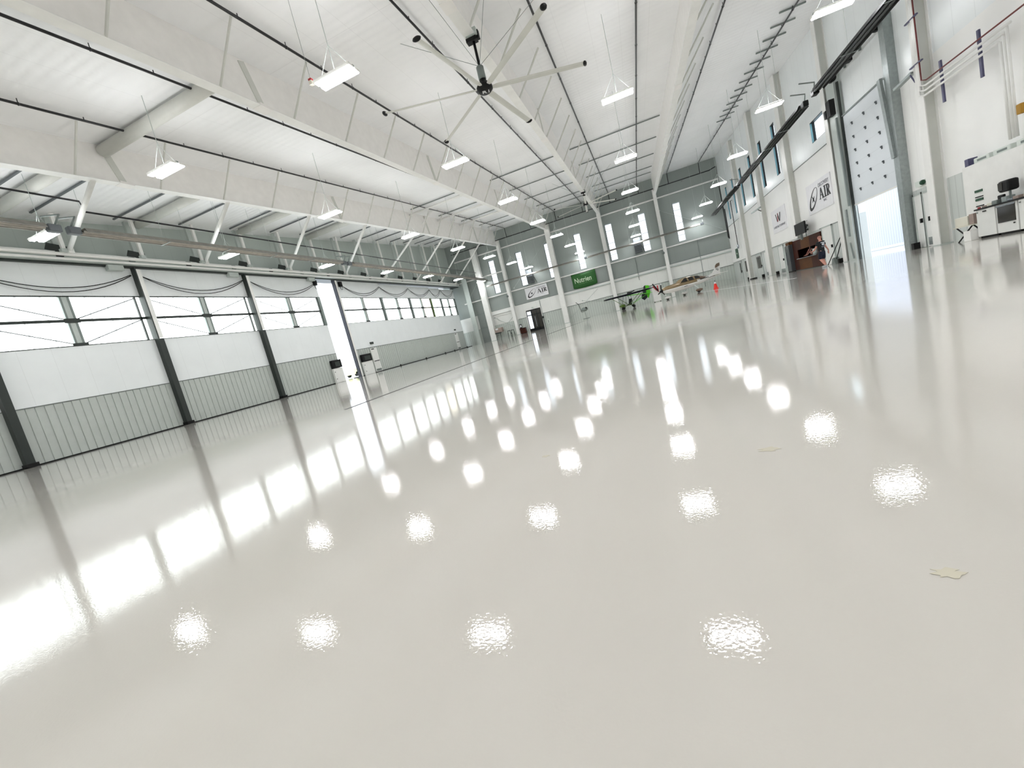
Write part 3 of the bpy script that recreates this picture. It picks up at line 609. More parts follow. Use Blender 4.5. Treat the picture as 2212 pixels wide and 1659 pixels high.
# ---------------------------------------------------------------- ceiling fans
def fan(y, zt, zh, label, R=3.05, a0=-41):
    x = -3.2; t = thing('ceiling_fan', label, 'fan', (x, y, zh))
    MB().box(x-.17, x+.17, y-.16, y+.16, zt-.02, zt+.16).build('mount_box', 'lightgrey', t)
    MB().box(x-.2, x+.12, y-.1, y+.1, zt-.12, zt-.02).box(x+.08, x+.2, y-.06, y+.06, zt-.1, zt+.12).build('bracket', 'black', t)
    MB().tube([(x, y, zt-.1), (x, y, zh+.62)], .04, 10).build('drop_rod', 'black', t, True)
    MB().tube([(x, y, zh+.25), (x, y, zh+.6)], .11, 14).build('motor', 'midgrey', t, True)
    MB().loft([[(x+r*math.cos(k*math.pi/10), y+r*math.sin(k*math.pi/10), zh+z) for k in range(20)] for r, z in ((.1, .28), (.1, .2), (.2, .1), (.24, .04), (.24, -.04), (.18, -.1))]).build('hub', 'black', t, True)
    place_text('R1', .2, .13, .01, Matrix.Translation((x+.02, y-.02, zh-.108)) @ Matrix.Rotation(math.pi, 4, 'X') @ Matrix.Rotation(math.radians(-15), 4, 'Z'), 'hub_badge', 'print', t)
    for k in range(6):
        a = math.radians(a0+60*k); dx, dy = math.cos(a), math.sin(a); nx, ny = -dy, dx; rings = []
        for r, w2 in ((.22, .05), (.35, .085), (R-.02, .085)):
            rings.append([(x+dx*r+nx*w2*u, y+dy*r+ny*w2*u, zh+.0+h2-.25*w2*u) for u, h2 in ((-1, 0), (-.4, .022), (.4, .022), (1, 0), (.4, -.012), (-.4, -.012))])
        bl = MB().loft(rings).build('blade', 'shade', t)
        c = Vector((x+dx*R, y+dy*R, zh)); MB().ball(c, .03+.09*abs(nx), .03+.09*abs(ny), .06, 10, 6).build('blade_tip', 'black', bl, True)
    for (ex, ey) in ((-2.6, .8), (2.7, 1.2), (-.9, -3.0), (2.2, -3.4)):
        yy = y+ey; MB().tube([(x, y, zh+.62), (x+ex, yy, ceil_z(yy)-.03)], .007, 4).build('guy_wire', 'midgrey', t)
    return t
fan(13.05, 8.98+.22, 7.78, 'large six-bladed ceiling fan with black hub, the near one')
fan(39.5, 10.97, 9.9, 'far ceiling fan with pale blades and black drop rod near the back wall', a0=-25)

# ---------------------------------------------------------------- overhead door on the office wall
od = srt('door_13', (XR-.1, 23.3, 2.58)); x = XR-.12
b = MB().box(x, x+.05, 21.35, 25.25, 2.58, 6.62); b.build('door_panel', seam_mat('overhead_door_sheet', 'DDE3E8', 0.35, [('Z', 0.584, 0.015)], 0.12)[0], od)
for zz in (3.15, 3.73, 4.31, 4.89, 5.47, 6.06):
    for yy in (22.33, 23.36, 24.42): MB().box(x-.03, x, yy-.03, yy+.03, zz-.07, zz+.05).ball((x-.03, yy, zz+.02), .045, .045, .045, 8, 6).build('hinge', 'purlin', od)
MB().box(x-.05, x+.1, 21.3, 25.3, 6.62, 6.68).build('head_strip', 'midgrey', od)
MB().box(x-.02, x+.06, 21.35, 25.25, 2.54, 2.6).build('bottom_seal', 'white', od)
for i, (y0, y1) in enumerate(((25.3, 26.15), (20.95, 21.3))):
    tr_ = srt(f'trim_{4+i}', (XR-.1, y0, 0)); zt = 8.6
    MB().box(XR-.28, XR+.02, y0, y1, 0, zt).build('jamb_post', 'galv' if i else 'lightgrey', tr_)
    yy = y0-.06 if i == 0 else y1+.06
    MB().box(XR-.2, XR-.12, yy-.05, yy+.05, 0, zt-.4).build('door_track', 'dark', tr_)
    if i == 0:
        MB().beam((XR-.32, 25.35, 6.7), (XR-.32, 25.25, 2.6), .08, .1).build('guide_rail', 'midgrey', tr_)
        MB().box(XR-.34, XR-.28, 25.62, 25.74, 1.2, 2.5).build('chain_hoist', 'galv', tr_)
        MB().tube([(XR-.35, 25.6, .9), (XR-.33, 25.5, .1)], .03, 6).build('chain_pipe', 'midgrey', tr_)
    else:
        MB().beam((XR-.35, 21.45, 6.6), (XR-.3, 21.2, 3.6), .1, .2).build('guide_rail', 'galv', tr_)
t = thing('door_counterweight_shaft', 'black roller shaft with round drums above the open overhead door', 'door gear', (XR-.3, 23.4, 8.4))
MB().tube([(XR-.3, 21.4, 8.45), (XR-.3, 25.3, 8.45)], .07, 10).build('shaft', 'black', t, True)
for yy in (21.35, 25.35): MB().tube([(XR-.3, yy-.07, 8.45), (XR-.3, yy+.07, 8.45)], .18, 16).build('drum', 'black', t)
MB().box(XR-.42, XR-.2, 23.5, 23.8, 8.33, 8.57).build('bearing_block', 'black', t)
MB().box(XR-.5, XR-.28, 25.4, 25.8, 6.9, 7.6).box(XR-.5, XR-.28, 25.9, 26.1, 6.95, 7.3).build('hoist_motor', 'black', t)
for yy in (21.9, 23.2, 24.6): MB().beam((XR-.05, yy, 8.45), (XR-.05, yy, 8.9), .08, .06).build('support_angle', 'midgrey', t)

# ---------------------------------------------------------------- signs
def air_letters(mtx, parent, w2, h2, th):
    """A I R in a serif face, drawn as strokes in a box w2 x h2 centred on mtx"""
    polys = []
    q = lambda *a: polys.append([(a[i], a[i+1]) for i in range(0, len(a), 2)])
    q(.00, 0, .13, 0, .13, .06, .00, .06); q(.26, 0, .45, 0, .45, .06, .26, .06)      # serifs of the A
    q(.045, .05, .08, .05, .245, 1, .19, 1); q(.19, 1, .245, 1, .41, .05, .30, .05); q(.12, .32, .30, .32, .30, .39, .12, .39)
    q(.48, 0, .66, 0, .66, .06, .48, .06); q(.48, .94, .66, .94, .66, 1, .48, 1); q(.525, 0, .615, 0, .615, 1, .525, 1)
    q(.69, 0, .86, 0, .86, .06, .69, .06); q(.69, .94, .86, .94, .86, 1, .69, 1); q(.735, 0, .825, 0, .825, 1, .735, 1)
    q(.80, .94, .93, .92, .99, .84, .99, .64, .93, .54, .80, .48, .80, .54, .88, .58, .90, .65, .90, .82, .88, .88, .80, .90)[0:0] if False else None
    q(.80, .9, .88, .88, .9, .82, .99, .84, .93, .96, .80, 1); q(.9, .82, .9, .65, .99, .64, .99, .84); q(.9, .65, .87, .56, .8, .54, .8, .46, .93, .5, .99, .64)
    q(.80, .5, .89, .5, 1.04, .0, .93, .0)
    b = MB()
    for pl in polys:
        if not pl: continue
        pts = [mtx @ Vector(((px-.5)*w2, (py-.5)*h2, 0)) for px, py in pl]; e = mtx.to_3x3() @ Vector((0, 0, th)); b.prism(pts, e)
    b.build('lettering', 'ink', parent)
def ring_logo(mtx, parent, a, c, ang, th, name='emblem'):
    R = mtx @ Matrix.Rotation(ang, 4, 'Z'); b = MB(); n = 36; e = mtx.to_3x3() @ Vector((0, 0, th))
    for k in range(n):
        t0, t1 = 2*math.pi*k/n, 2*math.pi*(k+1)/n
        f = lambda t: 1-(.13+.11*math.cos(t-math.pi))
        g = lambda t: 1-(.2+.18*math.cos(t-math.pi))
        b.prism([R @ Vector((a*math.cos(t0), c*math.sin(t0), 0)), R @ Vector((a*math.cos(t1), c*math.sin(t1), 0)),
                 R @ Vector((a*f(t1)*math.cos(t1), c*g(t1)*math.sin(t1), 0)), R @ Vector((a*f(t0)*math.cos(t0), c*g(t0)*math.sin(t0), 0))], e)
    for q in range(4):
        aa = q*math.pi/2; dx, dy = math.cos(aa), math.sin(aa)
        b.prism([R @ Vector((dx*.3*a, dy*.3*a, 0)), R @ Vector((-dy*.07*a, dx*.07*a, 0)), R @ Vector((dy*.07*a, -dx*.07*a, 0))], e)
    b.build(name, 'ink', parent)
def air_sign(fr, w2, h2, label, loc):
    t = thing('company_sign', label, 'sign', loc); m0 = fr(0, 0)
    def at(u, v, d=0): return m0 @ Matrix.Translation((u, v, d))
    b = MB(); cs = [(-w2/2, -h2/2), (w2/2, -h2/2), (w2/2, h2/2), (-w2/2, h2/2)]; e = m0.to_3x3() @ Vector((0, 0, .05))
    b.prism([at(*c) @ Vector((0, 0, 0)) for c in cs], e).build('board', 'sign', t)
    air_letters(at(.24*w2, .02*h2, .055), t, .42*w2, .36*h2, .012)
    place_text('DISCOVERY', .40*w2, .12*h2, .01, at(.24*w2, .31*h2, .056), 'lettering', 'softink', t)
    place_text('INC', .12*w2, .08*h2, .01, at(.24*w2, -.24*h2, .056), 'lettering', 'softink', t)
    ring_logo(at(-.22*w2, -.04*h2, .055), t, .24*w2, .10*w2, math.radians(38), .012)
    return t
air_sign(lambda a, c: frame_back(-12.96, 4.95, YB-.18), 3.05, 1.46, 'white company sign with black lettering and oval emblem on the back wall', (-12.96, YB-.2, 4.95))
air_sign(lambda a, c: frame_right(29.35, 3.94, XR), 3.45, 1.65, 'white company sign with black lettering and oval emblem on the office wall', (XR, 29.35, 3.94))
t = thing('company_sign', 'white sign with a bold dark W logo on the office wall', 'sign', (XR, 36.9, 3.88)); m0 = frame_right(36.9, 3.88, XR)
MB().prism([m0 @ Vector(v) for v in ((-1.65, -.82, 0), (1.65, -.82, 0), (1.65, .82, 0), (-1.65, .82, 0))], m0.to_3x3() @ Vector((0, 0, .05))).build('board', 'sign', t)
for k in range(4):
    s = -1 if k % 2 else 1
    MB().prism([m0 @ Vector((-.42+.24*k+.0+px, py+.18, .055)) for px, py in ((-.16*s, .3), (.02-.16*s+.09, .3), (.02+.1*s+.09, -.28), (.1*s, -.28))], m0.to_3x3() @ Vector((0, 0, .012))).build('logo_stroke', 'redink' if k == 1 else 'ink', t)
place_text('A WESTVALT COMPANY', 2.7, .16, .01, m0 @ Matrix.Translation((0, -.42, .056)), 'lettering', 'softink', t)
# green banner, slung from the rail with a sagging lower edge
t = thing('cloth_banner', 'green cloth banner with white lettering hanging on the back wall', 'banner', (-6.6, YB-.25, 4.8))
b = MB(); nx_, nz_ = 14, 6; vs = []
for j in range(nz_+1):
    for i in range(nx_+1):
        u, v = i/nx_, j/nz_; zz = 5.77-.1*(1-(2*u-1)**2)*(1-v)*1.0 - v*(1.87+.16*(1-(2*u-1)**2)-.1); vs.append((-8.12+3.06*u+.03*math.sin(3*v), YB-.27-.05*math.sin(math.pi*v)-.015*math.sin(9*u+4*v), zz))
b.add(vs, [(j*(nx_+1)+i, j*(nx_+1)+i+1, (j+1)*(nx_+1)+i+1, (j+1)*(nx_+1)+i) for j in range(nz_) for i in range(nx_)])
o = b.build('cloth', 'green', t, True); sm = o.modifiers.new('thickness', 'SOLIDIFY'); sm.thickness = .008
place_text('Nutrien', 2.15, .62, .006, frame_back(-6.72, 4.88, YB-.345), 'lettering', 'bannerwhite', t, 0, .012)
place_text('Feeding the Future', 1.9, .2, .006, frame_back(-6.42, 4.42, YB-.345), 'lettering', 'bannerdim', t)
for xx in (-8.1, -5.08): MB().tube([(xx, YB-.22, 5.76), (xx, YB-.15, 5.84)], .015, 5).build('tie', 'white', t)

# ---------------------------------------------------------------- doors and fittings on the office wall
def odoor(n, ya, yc, window=None, x=XR-.05, zt=2.0, grey=False, kick=True, hinge_far=True):
    d = srt(f'door_{n}', (x, (ya+yc)/2, 0))
    dp = MB().box(x, x+.05, ya, yc, .01, zt).build('door_panel', 'doorgrey' if grey else 'door', d)
    MB().box(x-.02, x+.05, ya-.07, ya, 0, zt+.07).box(x-.02, x+.05, yc, yc+.07, 0, zt+.07).box(x-.02, x+.05, ya-.07, yc+.07, zt, zt+.07).build('door_frame', 'lightgrey', d)
    MB().box(x-.07, x, ya+.08, ya+.14, .92, 1.08).build('handle', 'black', dp)
    if window: MB().box(x-.015, x, window[0], window[1], .82, 1.88).build('glazing', 'glassdark', d); MB().box(x-.02, x, (window[0]+window[1])/2-.03, (window[0]+window[1])/2+.03, .82, 1.88).build('mullion', 'black', d)
    if kick: MB().box(x-.012, x, ya+.1, yc-.1, .06, .34).build('kick_plate', 'galv', dp)
    return d
odoor(14, 36.95, 38.1); odoor(15, 41.0, 42.2); odoor(16, 43.15, 45.0, (43.4, 44.75), kick=False, grey=True)
odoor(17, 48.6, 49.8, (48.75, 49.5), kick=False, grey=True); odoor(18, 51.2, 52.2, (51.4, 52.0), kick=False, grey=True)
odoor(19, 28.35, 29.6, kick=False, zt=2.1); odoor(20, 19.85, 20.3, zt=1.95); odoor(21, 20.34, 20.8, zt=1.95, kick=False)
for k, (ya, s) in enumerate([(38.3, 'nearest the grey fridge'), (42.5, 'between the two plain white doors'), (47.9, 'by the farther glazed doors'), (27.12, 'right of the person'), (20.55, 'under the double door by the overhead door')]):
    o = MB().box(XR-.35, XR-.15, ya, ya+.16, 0, .24).build('door_stop_block', 'black'); tag(o, f'small black block on the floor {s}', 'block')
o = MB().box(XR-.5, XR-.1, 45.4, 46.4, 0.0, .09).build('floor_mat', 'black'); tag(o, 'black mat on the floor before the glazed office door', 'mat')
t = thing('poster', 'small dark green poster high by the far corner of the office wall', 'poster', (XR-.02, 52.6, 2.8)); MB().box(XR-.03, XR-.001, 51.9, 53.1, 2.45, 3.5).build('sheet', 'greensign', t); MB().box(XR-.035, XR-.03, 52.3, 52.7, 2.9, 3.05).build('print', 'bannerwhite', t)
# wall lights / small equipment
t = thing('security_camera', 'grey camera on a short arm at a column of the office wall', 'camera', (XR-.45, 39.5, 5.3)); MB().beam((XR-.45, 39.3, 5.42), (XR-1.0, 39.9, 5.2), .1, .1).build('camera_body', 'galv', t); MB().tube([(XR-.6, 39.5, 5.3), (XR-.36, 39.66, 5.15)], .03, 6).build('arm', 'dark', t)
t = thing('flood_light', 'grey floodlight on an arm at the near office wall column', 'light', (XR-.5, 19.6, 5.8)); MB().beam((XR-.36, 19.42, 5.9), (XR-.55, 20.1, 5.72), .16, .08).build('housing', 'galv', t); MB().tube([(XR-.42, 19.45, 5.85), (XR-.3, 19.35, 5.4)], .022, 6).build('arm', 'strut', t)
t = thing('conduit_run', 'white and red conduits running down the near column and along the office wall', 'pipes', (XR-.3, 18, 5))
for k, (dz, mt) in enumerate(((0, 'white'), (.14, 'white'), (.28, 'white'), (.42, 'redpipe'))):
    xx = XR-.42; yv = 19.1-.06*k; MB().tube([(xx, yv, 9.5), (xx, yv, 5.02+dz), (xx+.05, yv-.15, 4.95+dz), (xx+.1, 15.9-.2*k if k < 3 else 9.0, 4.95+dz)], .034 if k < 3 else .022, 8).build('conduit', mt, t, True)
for k in range(3): MB().tube([(XR-.3, 15.9-.12*k, 4.95+.14*k), (XR-.3, 15.85-.12*k, 2.45)], .034, 8).build('conduit', 'white', t, True)
for yy in (16.62, 18.22): MB().box(XR-.3, XR-.25, yy-.04, yy+.04, 4.4, 5.65).build('strut_channel', 'strut', t)
for zz in (6.0, 7.4): MB().box(XR-.46, XR-.4, 18.75, 19.4, zz, zz+.04).build('strut_channel', 'strut', t)
t = thing('amber_control_box', 'small amber control box low on the conduits near the workbench', 'electrical box', (XR-.3, 15.8, 3.1)); MB().box(XR-.4, XR-.25, 15.3, 15.45, 2.95, 3.2).build('housing', 'amber', t, bevel=.02)
t = thing('amber_control_box', 'small amber control box hanging on conduits left of the overhead door', 'electrical box', (XR-.2, 26.6, 5.0)); MB().box(XR-.3, XR-.15, 26.5, 26.75, 4.85, 5.4).build('housing', 'amber', t, bevel=.02)
for yy in (26.55, 26.75): MB().tube([(XR-.2, yy, 5.4), (XR-.2, yy, 9.8)], .02, 6).build('conduit', 'white', t)
MB().tube([(XR-.2, 26.6, 4.85), (XR-.2, 26.6, 4.5), (XR-.2, 26.3, 4.45)], .012, 5).build('wire', 'black', t)
t = thing('exit_sign', 'pale double-headed exit light above the double door by the workbench', 'light', (XR-.1, 20.3, 2.35)); MB().box(XR-.12, XR-.001, 20.1, 20.5, 2.22, 2.42).build('housing', 'exit', t); MB().ball((XR-.15, 20.0, 2.32), .09).build('lamp_head', 'greensign', t, True)

# ---------------------------------------------------------------- wooden booth, fridge, screen
bx = 10.17
def bp(y, z): return P(y, z, bx)
y0, y1, zt = 29.8, 34.7, 2.0
t = thing('service_booth', 'dark brown wooden service counter booth with an open serving hatch', 'booth', (bx, (y0+y1)/2, 0))
ya, za, yb, zb, ym = 30.5, .76, 33.85, 1.34, 31.6
MB().box(bx, bx+.05, ym, yb, 0.04, za-.02).build('front_panel', 'wood2', t); MB().box(bx, bx+.05, y0, ym, 0.04, za-.02).build('front_panel', 'wood', t)
MB().box(bx, bx+.05, ym, 33.1, zb, zt).build('header_panel', 'wood2', t); MB().box(bx, bx+.05, y0, ym, zb, zt).build('header_panel', 'wood', t); MB().box(bx, bx+.05, 33.1, y1, zb, zt).build('header_panel', 'wood', t)
MB().box(bx, bx+.05, yb, y1, 0.04, zb).build('side_stile', 'wood', t); MB().box(bx, bx+.05, y0, ya, za-.02, zb).build('side_stile', 'wood', t)
MB().box(bx+.05, 11.8, y0, y0+.05, .04, zt).build('side_panel', 'wood', t); MB().box(bx+.05, 11.8, y1-.05, y1, .04, zt).build('side_panel', 'wood', t)
MB().box(bx+.05, 11.8, y0+.05, y1-.05, zt-.04, zt).build('roof_panel', 'wood', t); MB().box(11.75, 11.8, y0+.05, y1-.05, .04, zt-.04).build('back_panel', 'wood', t)
MB().box(bx-.12, bx+.3, ya-.05, yb, za-.02, za+.02).build('counter_top', 'stainless', t)
MB().box(bx, 11.8, y0, y1, 0, .04).build('plinth', 'dark', t)
o = MB().box(11.25, 11.65, 31.0, 32.6, .04, 1.2).build('steel_unit', 'stainless'); tag(o, 'bright stainless unit seen through the booth hatch', 'appliance')
t = thing('kitchen_kettle', 'pale round urn on the booth counter beside the walking person', 'urn', (bx+.05, 30.95, .78))
MB().tube([(bx+.05, 30.95, za+.02), (bx+.05, 30.95, za+.38)], .15, 14).build('body', 'lightgrey', t, True); MB().ball((bx+.05, 30.95, za+.38), .13, .13, .05).build('lid', 'black', t, True)
fy0, fy1 = 34.75, 35.6
t = thing('tall_fridge', 'tall grey fridge between the wooden booth and a white door', 'fridge', (10.1, (fy0+fy1)/2, 0))
MB().box(9.99, 10.25, fy0, fy1, .04, 1.85).build('body', 'fridge', t, bevel=.01); MB().box(9.94, 9.99, fy0+.02, fy1-.02, .06, 1.83).build('door', 'fridge', t, bevel=.01)
MB().box(9.9, 9.94, fy1-.22, fy1-.17, .5, 1.4).build('handle', 'stainless', t); MB().box(9.96, 10.25, fy0, fy1, 0, .04).build('plinth', 'black', t)
t = thing('cardboard_box', 'tan cardboard box on top of the grey fridge', 'box', (10.1, (fy0+fy1)/2, 1.86)); MB().box(10.0, 10.24, fy0+.05, fy1-.1, 1.852, 2.05).build('carton', 'wood2', t)
sy0, sz0 = P(32.2, 2.27, 9.75); sy1, sz1 = P(34.05, 2.9, 9.75)
t = thing('display_screen', 'black flat screen on a pole above the wooden booth', 'screen', (9.8, (sy0+sy1)/2, sz0))
MB().box(9.72, 9.8, sy0, sy1, sz0, sz1+.1).build('panel', 'black', t, bevel=.01); MB().box(9.8, 9.86, (sy0+sy1)/2-.3, (sy0+sy1)/2+.3, sz0+.1, sz1-.1).build('wall_bracket', 'dark', t)
MB().box(9.83, 9.93, (sy0+sy1)/2+.25, (sy0+sy1)/2+.4, 1.87, sz1-.1).build('pole', 'midgrey', t)
t = thing('pipe_manifold', 'small cluster of gauges and pipes beside the black screen', 'valves', (XR-.15, 31.6, 2.4))
MB().tube([(XR-.15, 31.75, 2.0), (XR-.15, 31.7, 2.9), (XR, 31.7, 2.92)], .025, 6).build('riser', 'midgrey', t)
for (yy, zz, r) in ((31.72, 2.85, .09), (31.6, 2.6, .13), (31.35, 2.62, .06), (31.38, 2.38, .06), (31.7, 2.35, .08)): MB().tube([(XR-.22, yy, zz), (XR-.12, yy, zz)], r, 10).build('gauge', 'dark', t)
for k, (yy, s) in enumerate(((27.75, 'left one'), (27.5, 'right one'))):
    q = P(yy, 1.38, 10.05); q2 = P(29.0-.75*k, 0, 10.05)
    o = MB().tube([(9.85+.08*k, q2[0], .02), (10.15, q[0], q[1])], .022, 6).build('leaning_pole', 'black'); tag(o, f'thin black pole leaning on the office wall right of the person, {s}', 'pole')
o = MB().prism([(9.85, 27.4, .0), (9.85, 27.9, .0), (9.85, 27.75, .32), (9.85, 27.55, .35)], (.25, 0, 0)).build('waste_sack', 'midgrey'); tag(o, 'dark grey bag on the floor at the foot of the leaning poles', 'bag')

# ---------------------------------------------------------------- workbench corner nearest on the office side
t = thing('white_partition', 'large white boxed-in enclosure beside the near end of the office wall', 'enclosure', (10.1, 14, 0))
MB().box(9.95, XR-.01, 8.0, 17.7, 0, 2.2).build('panel', 'white', t)
for k, (yy, s) in enumerate(((16.95, 'nearer the column'), (16.2, 'middle one'), (15.4, 'nearest the frame edge'))):
    t = thing('clear_storage_tray', f'pale plastic tray lying on top of the white enclosure, {s}', 'tray', (10.1, yy, 2.2)); MB().box(9.98, 10.24, yy-.3, yy+.3, 2.2, 2.35).build('tray', 'exit', t, bevel=.02)
    MB().box(9.975, 9.98, yy-.2, yy+.15, 2.24, 2.3).build('contents', 'midgrey', t)
o = MB().box(9.97, 10.2, 17.45, 17.6, 2.2, 2.42).build('grey_bin', 'strut'); tag(o, 'small blue-grey container at the end of the white enclosure top', 'container')
cx0 = 9.45
def bench_cab(ya, yc, label, front):
    t = thing('bench_cabinet', label, 'cabinet', (cx0, (ya+yc)/2, 0), 0, 'white bench cabinets')
    MB().box(cx0, 9.94, ya, yc, .06, .82).build('body', 'door', t, bevel=.008); MB().box(cx0+.05, 9.94, ya+.02, yc-.02, 0, .06).build('plinth', 'black', t)
    if front: MB().box(cx0-.02, cx0, ya+.06, yc-.06, .33, .78).build('window', 'glassdark', t); MB().box(cx0-.03, cx0-.02, ya+.04, yc-.04, .76, .8).build('trim', 'stainless', t); MB().ball((cx0-.02, ya+.1, .27), .02).build('knob', 'black', t)
    else: MB().box(cx0-.02, cx0, ya+.3, ya+.42, .74, .77).build('handle', 'black', t); MB().ball((cx0-.01, yc-.06, .75), .02).build('knob', 'midgrey', t)
    return t
k = cx0/9.9
bench_cab(16.5*k, 17.22*k, 'plain white cabinet under the cluttered worktop, beside the folding table', False)
bench_cab(15.72*k, 16.45*k, 'white cabinet with a dark square window front under the worktop', True)
bench_cab(14.6*k, 15.67*k, 'white cabinet cut by the right edge of the photo, past the dark-windowed one', False)
o = MB().box(cx0-.03, 9.94, 14.6*k, 17.25*k, .82, .86).build('worktop', 'black'); tag(o, 'dark worktop lying across the white bench cabinets', 'worktop')
t = thing('black_monitor', 'chunky black monitor on a stand on the worktop', 'monitor', (cx0+.2, 15.5, .86)); a, c = 15.35, 15.72
MB().box(cx0+.08, cx0+.32, a, c, 1.12, 1.42).build('housing', 'black', t, bevel=.05); MB().box(cx0+.07, cx0+.08, a+.2, c-.03, 1.18, 1.38).build('screen', 'glassdark', t)
MB().tube([(cx0+.2, 15.5, .86), (cx0+.2, 15.5, 1.13)], .025, 8).build('stand', 'midgrey', t); MB().box(cx0+.1, cx0+.3, 15.4, 15.6, .86, .88).build('foot', 'midgrey', t)
o = MB().box(cx0+.3, cx0+.36, 15.9, 16.12, .92, 1.08).build('small_display', 'black', bevel=.02); tag(o, 'small black display leaning behind clutter on the worktop', 'display')
for i in range(9):
    yy = 14.3+.24*i; hh = .05+.03*((i*7) % 4)
    o = MB().box(cx0+.05+.03*(i % 3), cx0+.3, yy, yy+.18, .86, .86+hh).build('bench_item', ['galv', 'midgrey', 'beige', 'cardboard', 'stainless'][i % 5], bevel=.01)
    tag(o, f'{["grey metal", "dark grey", "cream", "brown", "shiny steel"][i % 5]} small item in the clutter on the worktop, {ORD[i].replace("nearest", "first")} from the frame edge', 'workshop item')
ty0, ty1 = 17.28*k, 18.0*k
t = thing('folding_table', 'small folding table with dark bent legs beside the white cabinets', 'table', (9.6, (ty0+ty1)/2, 0))
MB().box(9.35, 9.85, ty0, ty1+.1, .44, .47).build('tabletop', 'beige', t)
for xx in (9.4, 9.8): MB().tube([(xx, ty1+.02, .44), (xx, ty0+.1, .0)], .02, 6).tube([(xx, ty0+.05, .44), (xx, ty1, .0)], .02, 6).build('leg', 'black', t)
o = MB().box(9.4, 9.8, ty0+.22, ty1+.08, .47, .74).build('cream_box', 'beige', bevel=.01); tag(o, 'cream box standing on the small folding table', 'box')
o = MB().box(9.42, 9.78, ty0+.01, ty0+.2, .47, .77).build('brown_box', 'cardboard', bevel=.01); tag(o, 'brown-grey box between the cream box and the white cabinet', 'box')
o = MB().tube([(9.6, ty0+.08, .77), (9.6, ty0+.06, .9)], .035, 10).build('red_bottle', 'redink', None, True); tag(o, 'small red bottle standing on the brown-grey box', 'bottle')
o = MB().box(9.3, 9.7, ty0-.02, ty0+.28, 0, .3).build('white_crate', 'white', bevel=.01); tag(o, 'white crate on the floor under the folding table', 'crate')
for i, (zz, mt) in enumerate(((1.35, 'greensign'), (1.2, 'black'), (1.1, 'greensign'), (.93, 'black'))):
    o = MB().box(9.93, 9.95, 16.95, 17.25, zz, zz+(.07 if i % 2 == 0 else .03)).build('wall_label', mt); tag(o, f'small {["green", "black", "green", "black"][i]} label on the white enclosure, {["top", "second", "third", "lowest"][i]} of the stack', 'label')

# ---------------------------------------------------------------- along the back wall
t = thing('glazed_entrance', 'black-framed glass entrance with bright side lights in the back wall', 'entrance', (-14, YB-.2, 0)); yy = YB-.25
MB().box(-15.12, -12.9, yy+.05, YB-.03, 0, 2.95).build('surround', 'white', t)
MB().box(-15.0, -13.0, yy, yy+.05, 0, .35).box(-15.0, -13.0, yy, yy+.05, 2.72, 2.85).box(-15.0, -13.0, yy, yy+.05, 2.1, 2.2).box(-15.0, -14.93, yy, yy+.05, 0, 2.85).box(-13.07, -13, yy, yy+.05, 0, 2.85).box(-14.38, -14.24, yy, yy+.05, 0, 2.85).box(-13.65, -13.55, yy, yy+.05, 0, 2.85).build('frame', 'black', t)
for a, c in ((-14.9, -14.68), (-14.62, -14.4)):
    MB().box(a, c, yy+.01, yy+.04, .4, 2.08).box(a, c, yy+.01, yy+.04, 2.22, 2.6).build('side_light', 'winpane', t)
for a, c in ((-14.24, -13.65), (-13.55, -13.07)): MB().box(a, c, yy+.02, yy+.04, .35, 2.1).box(a, c, yy+.02, yy+.04, 2.2, 2.72).build('door_glass', 'glassdark', t)
MB().box(-13.95, -13.9, yy-.04, yy, .5, 1.9).build('pull_handle', 'stainless', t)
o = MB().box(-14.1, -13.9, YB-.4, YB-.2, 2.97, 3.15).build('emergency_light', 'exit'); tag(o, 'small white emergency light above the glass entrance', 'light')
t = thing('brown_cabinet', 'low dark brown cabinet left of the glass entrance', 'cabinet', (-15.6, 54.0, 0)); MB().box(-16.0, -15.2, 53.7, 54.2, .05, .74).build('body', 'wood', t); MB().box(-16.03, -15.17, 53.67, 54.23, .74, .78).build('top', 'wood', t); MB().box(-15.95, -15.25, 53.75, 54.15, 0, .05).build('plinth', 'black', t)
t = thing('notice_stand', 'small black and white notice on the brown cabinet', 'notice', (-15.85, 54.0, .78)); MB().box(-16.0, -15.7, 53.95, 54.0, .78, 1.3).build('board', 'black', t); MB().box(-15.95, -15.75, 53.94, 53.95, .9, 1.2).build('print', 'print', t)
for i, x in enumerate((-17.65, -17.15)):
    t = thing('saw_horse', f'dark green trestle near the left back column, {["left", "right"][i]} of the two', 'trestle', (x, 54.1, 0), 0, 'trestles by the back wall')
    MB().box(x-.2, x+.2, 54.0, 54.14, .8, .88).build('top_bar', 'dark', t)
    for s in (-.17, .17):
        for e in (-.15, .25): MB().tube([(x+s, 54.07, .8), (x+s*1.3, 54.05+e, 0)], .025, 6).build('leg', 'dark', t)
t = thing('corner_stand', 'brownish machine with a white plate on dark legs in the corner bay', 'machine', (-19.2, 54.2, 0)); MB().box(-19.6, -18.5, 53.9, 54.6, .95, 1.55).build('body', 'cardboard', t, bevel=.05)
MB().box(-19.4, -19.05, 53.86, 53.9, 1.3, 1.5).build('plate', 'print', t); MB().box(-19.6, -18.9, 53.9, 54.5, .8, .95).build('base', 'dark', t)
for s in (-19.5, -18.9): MB().tube([(s, 54.1, .8), (s-.05, 54.1, 0)], .035, 6).build('leg', 'dark', t)
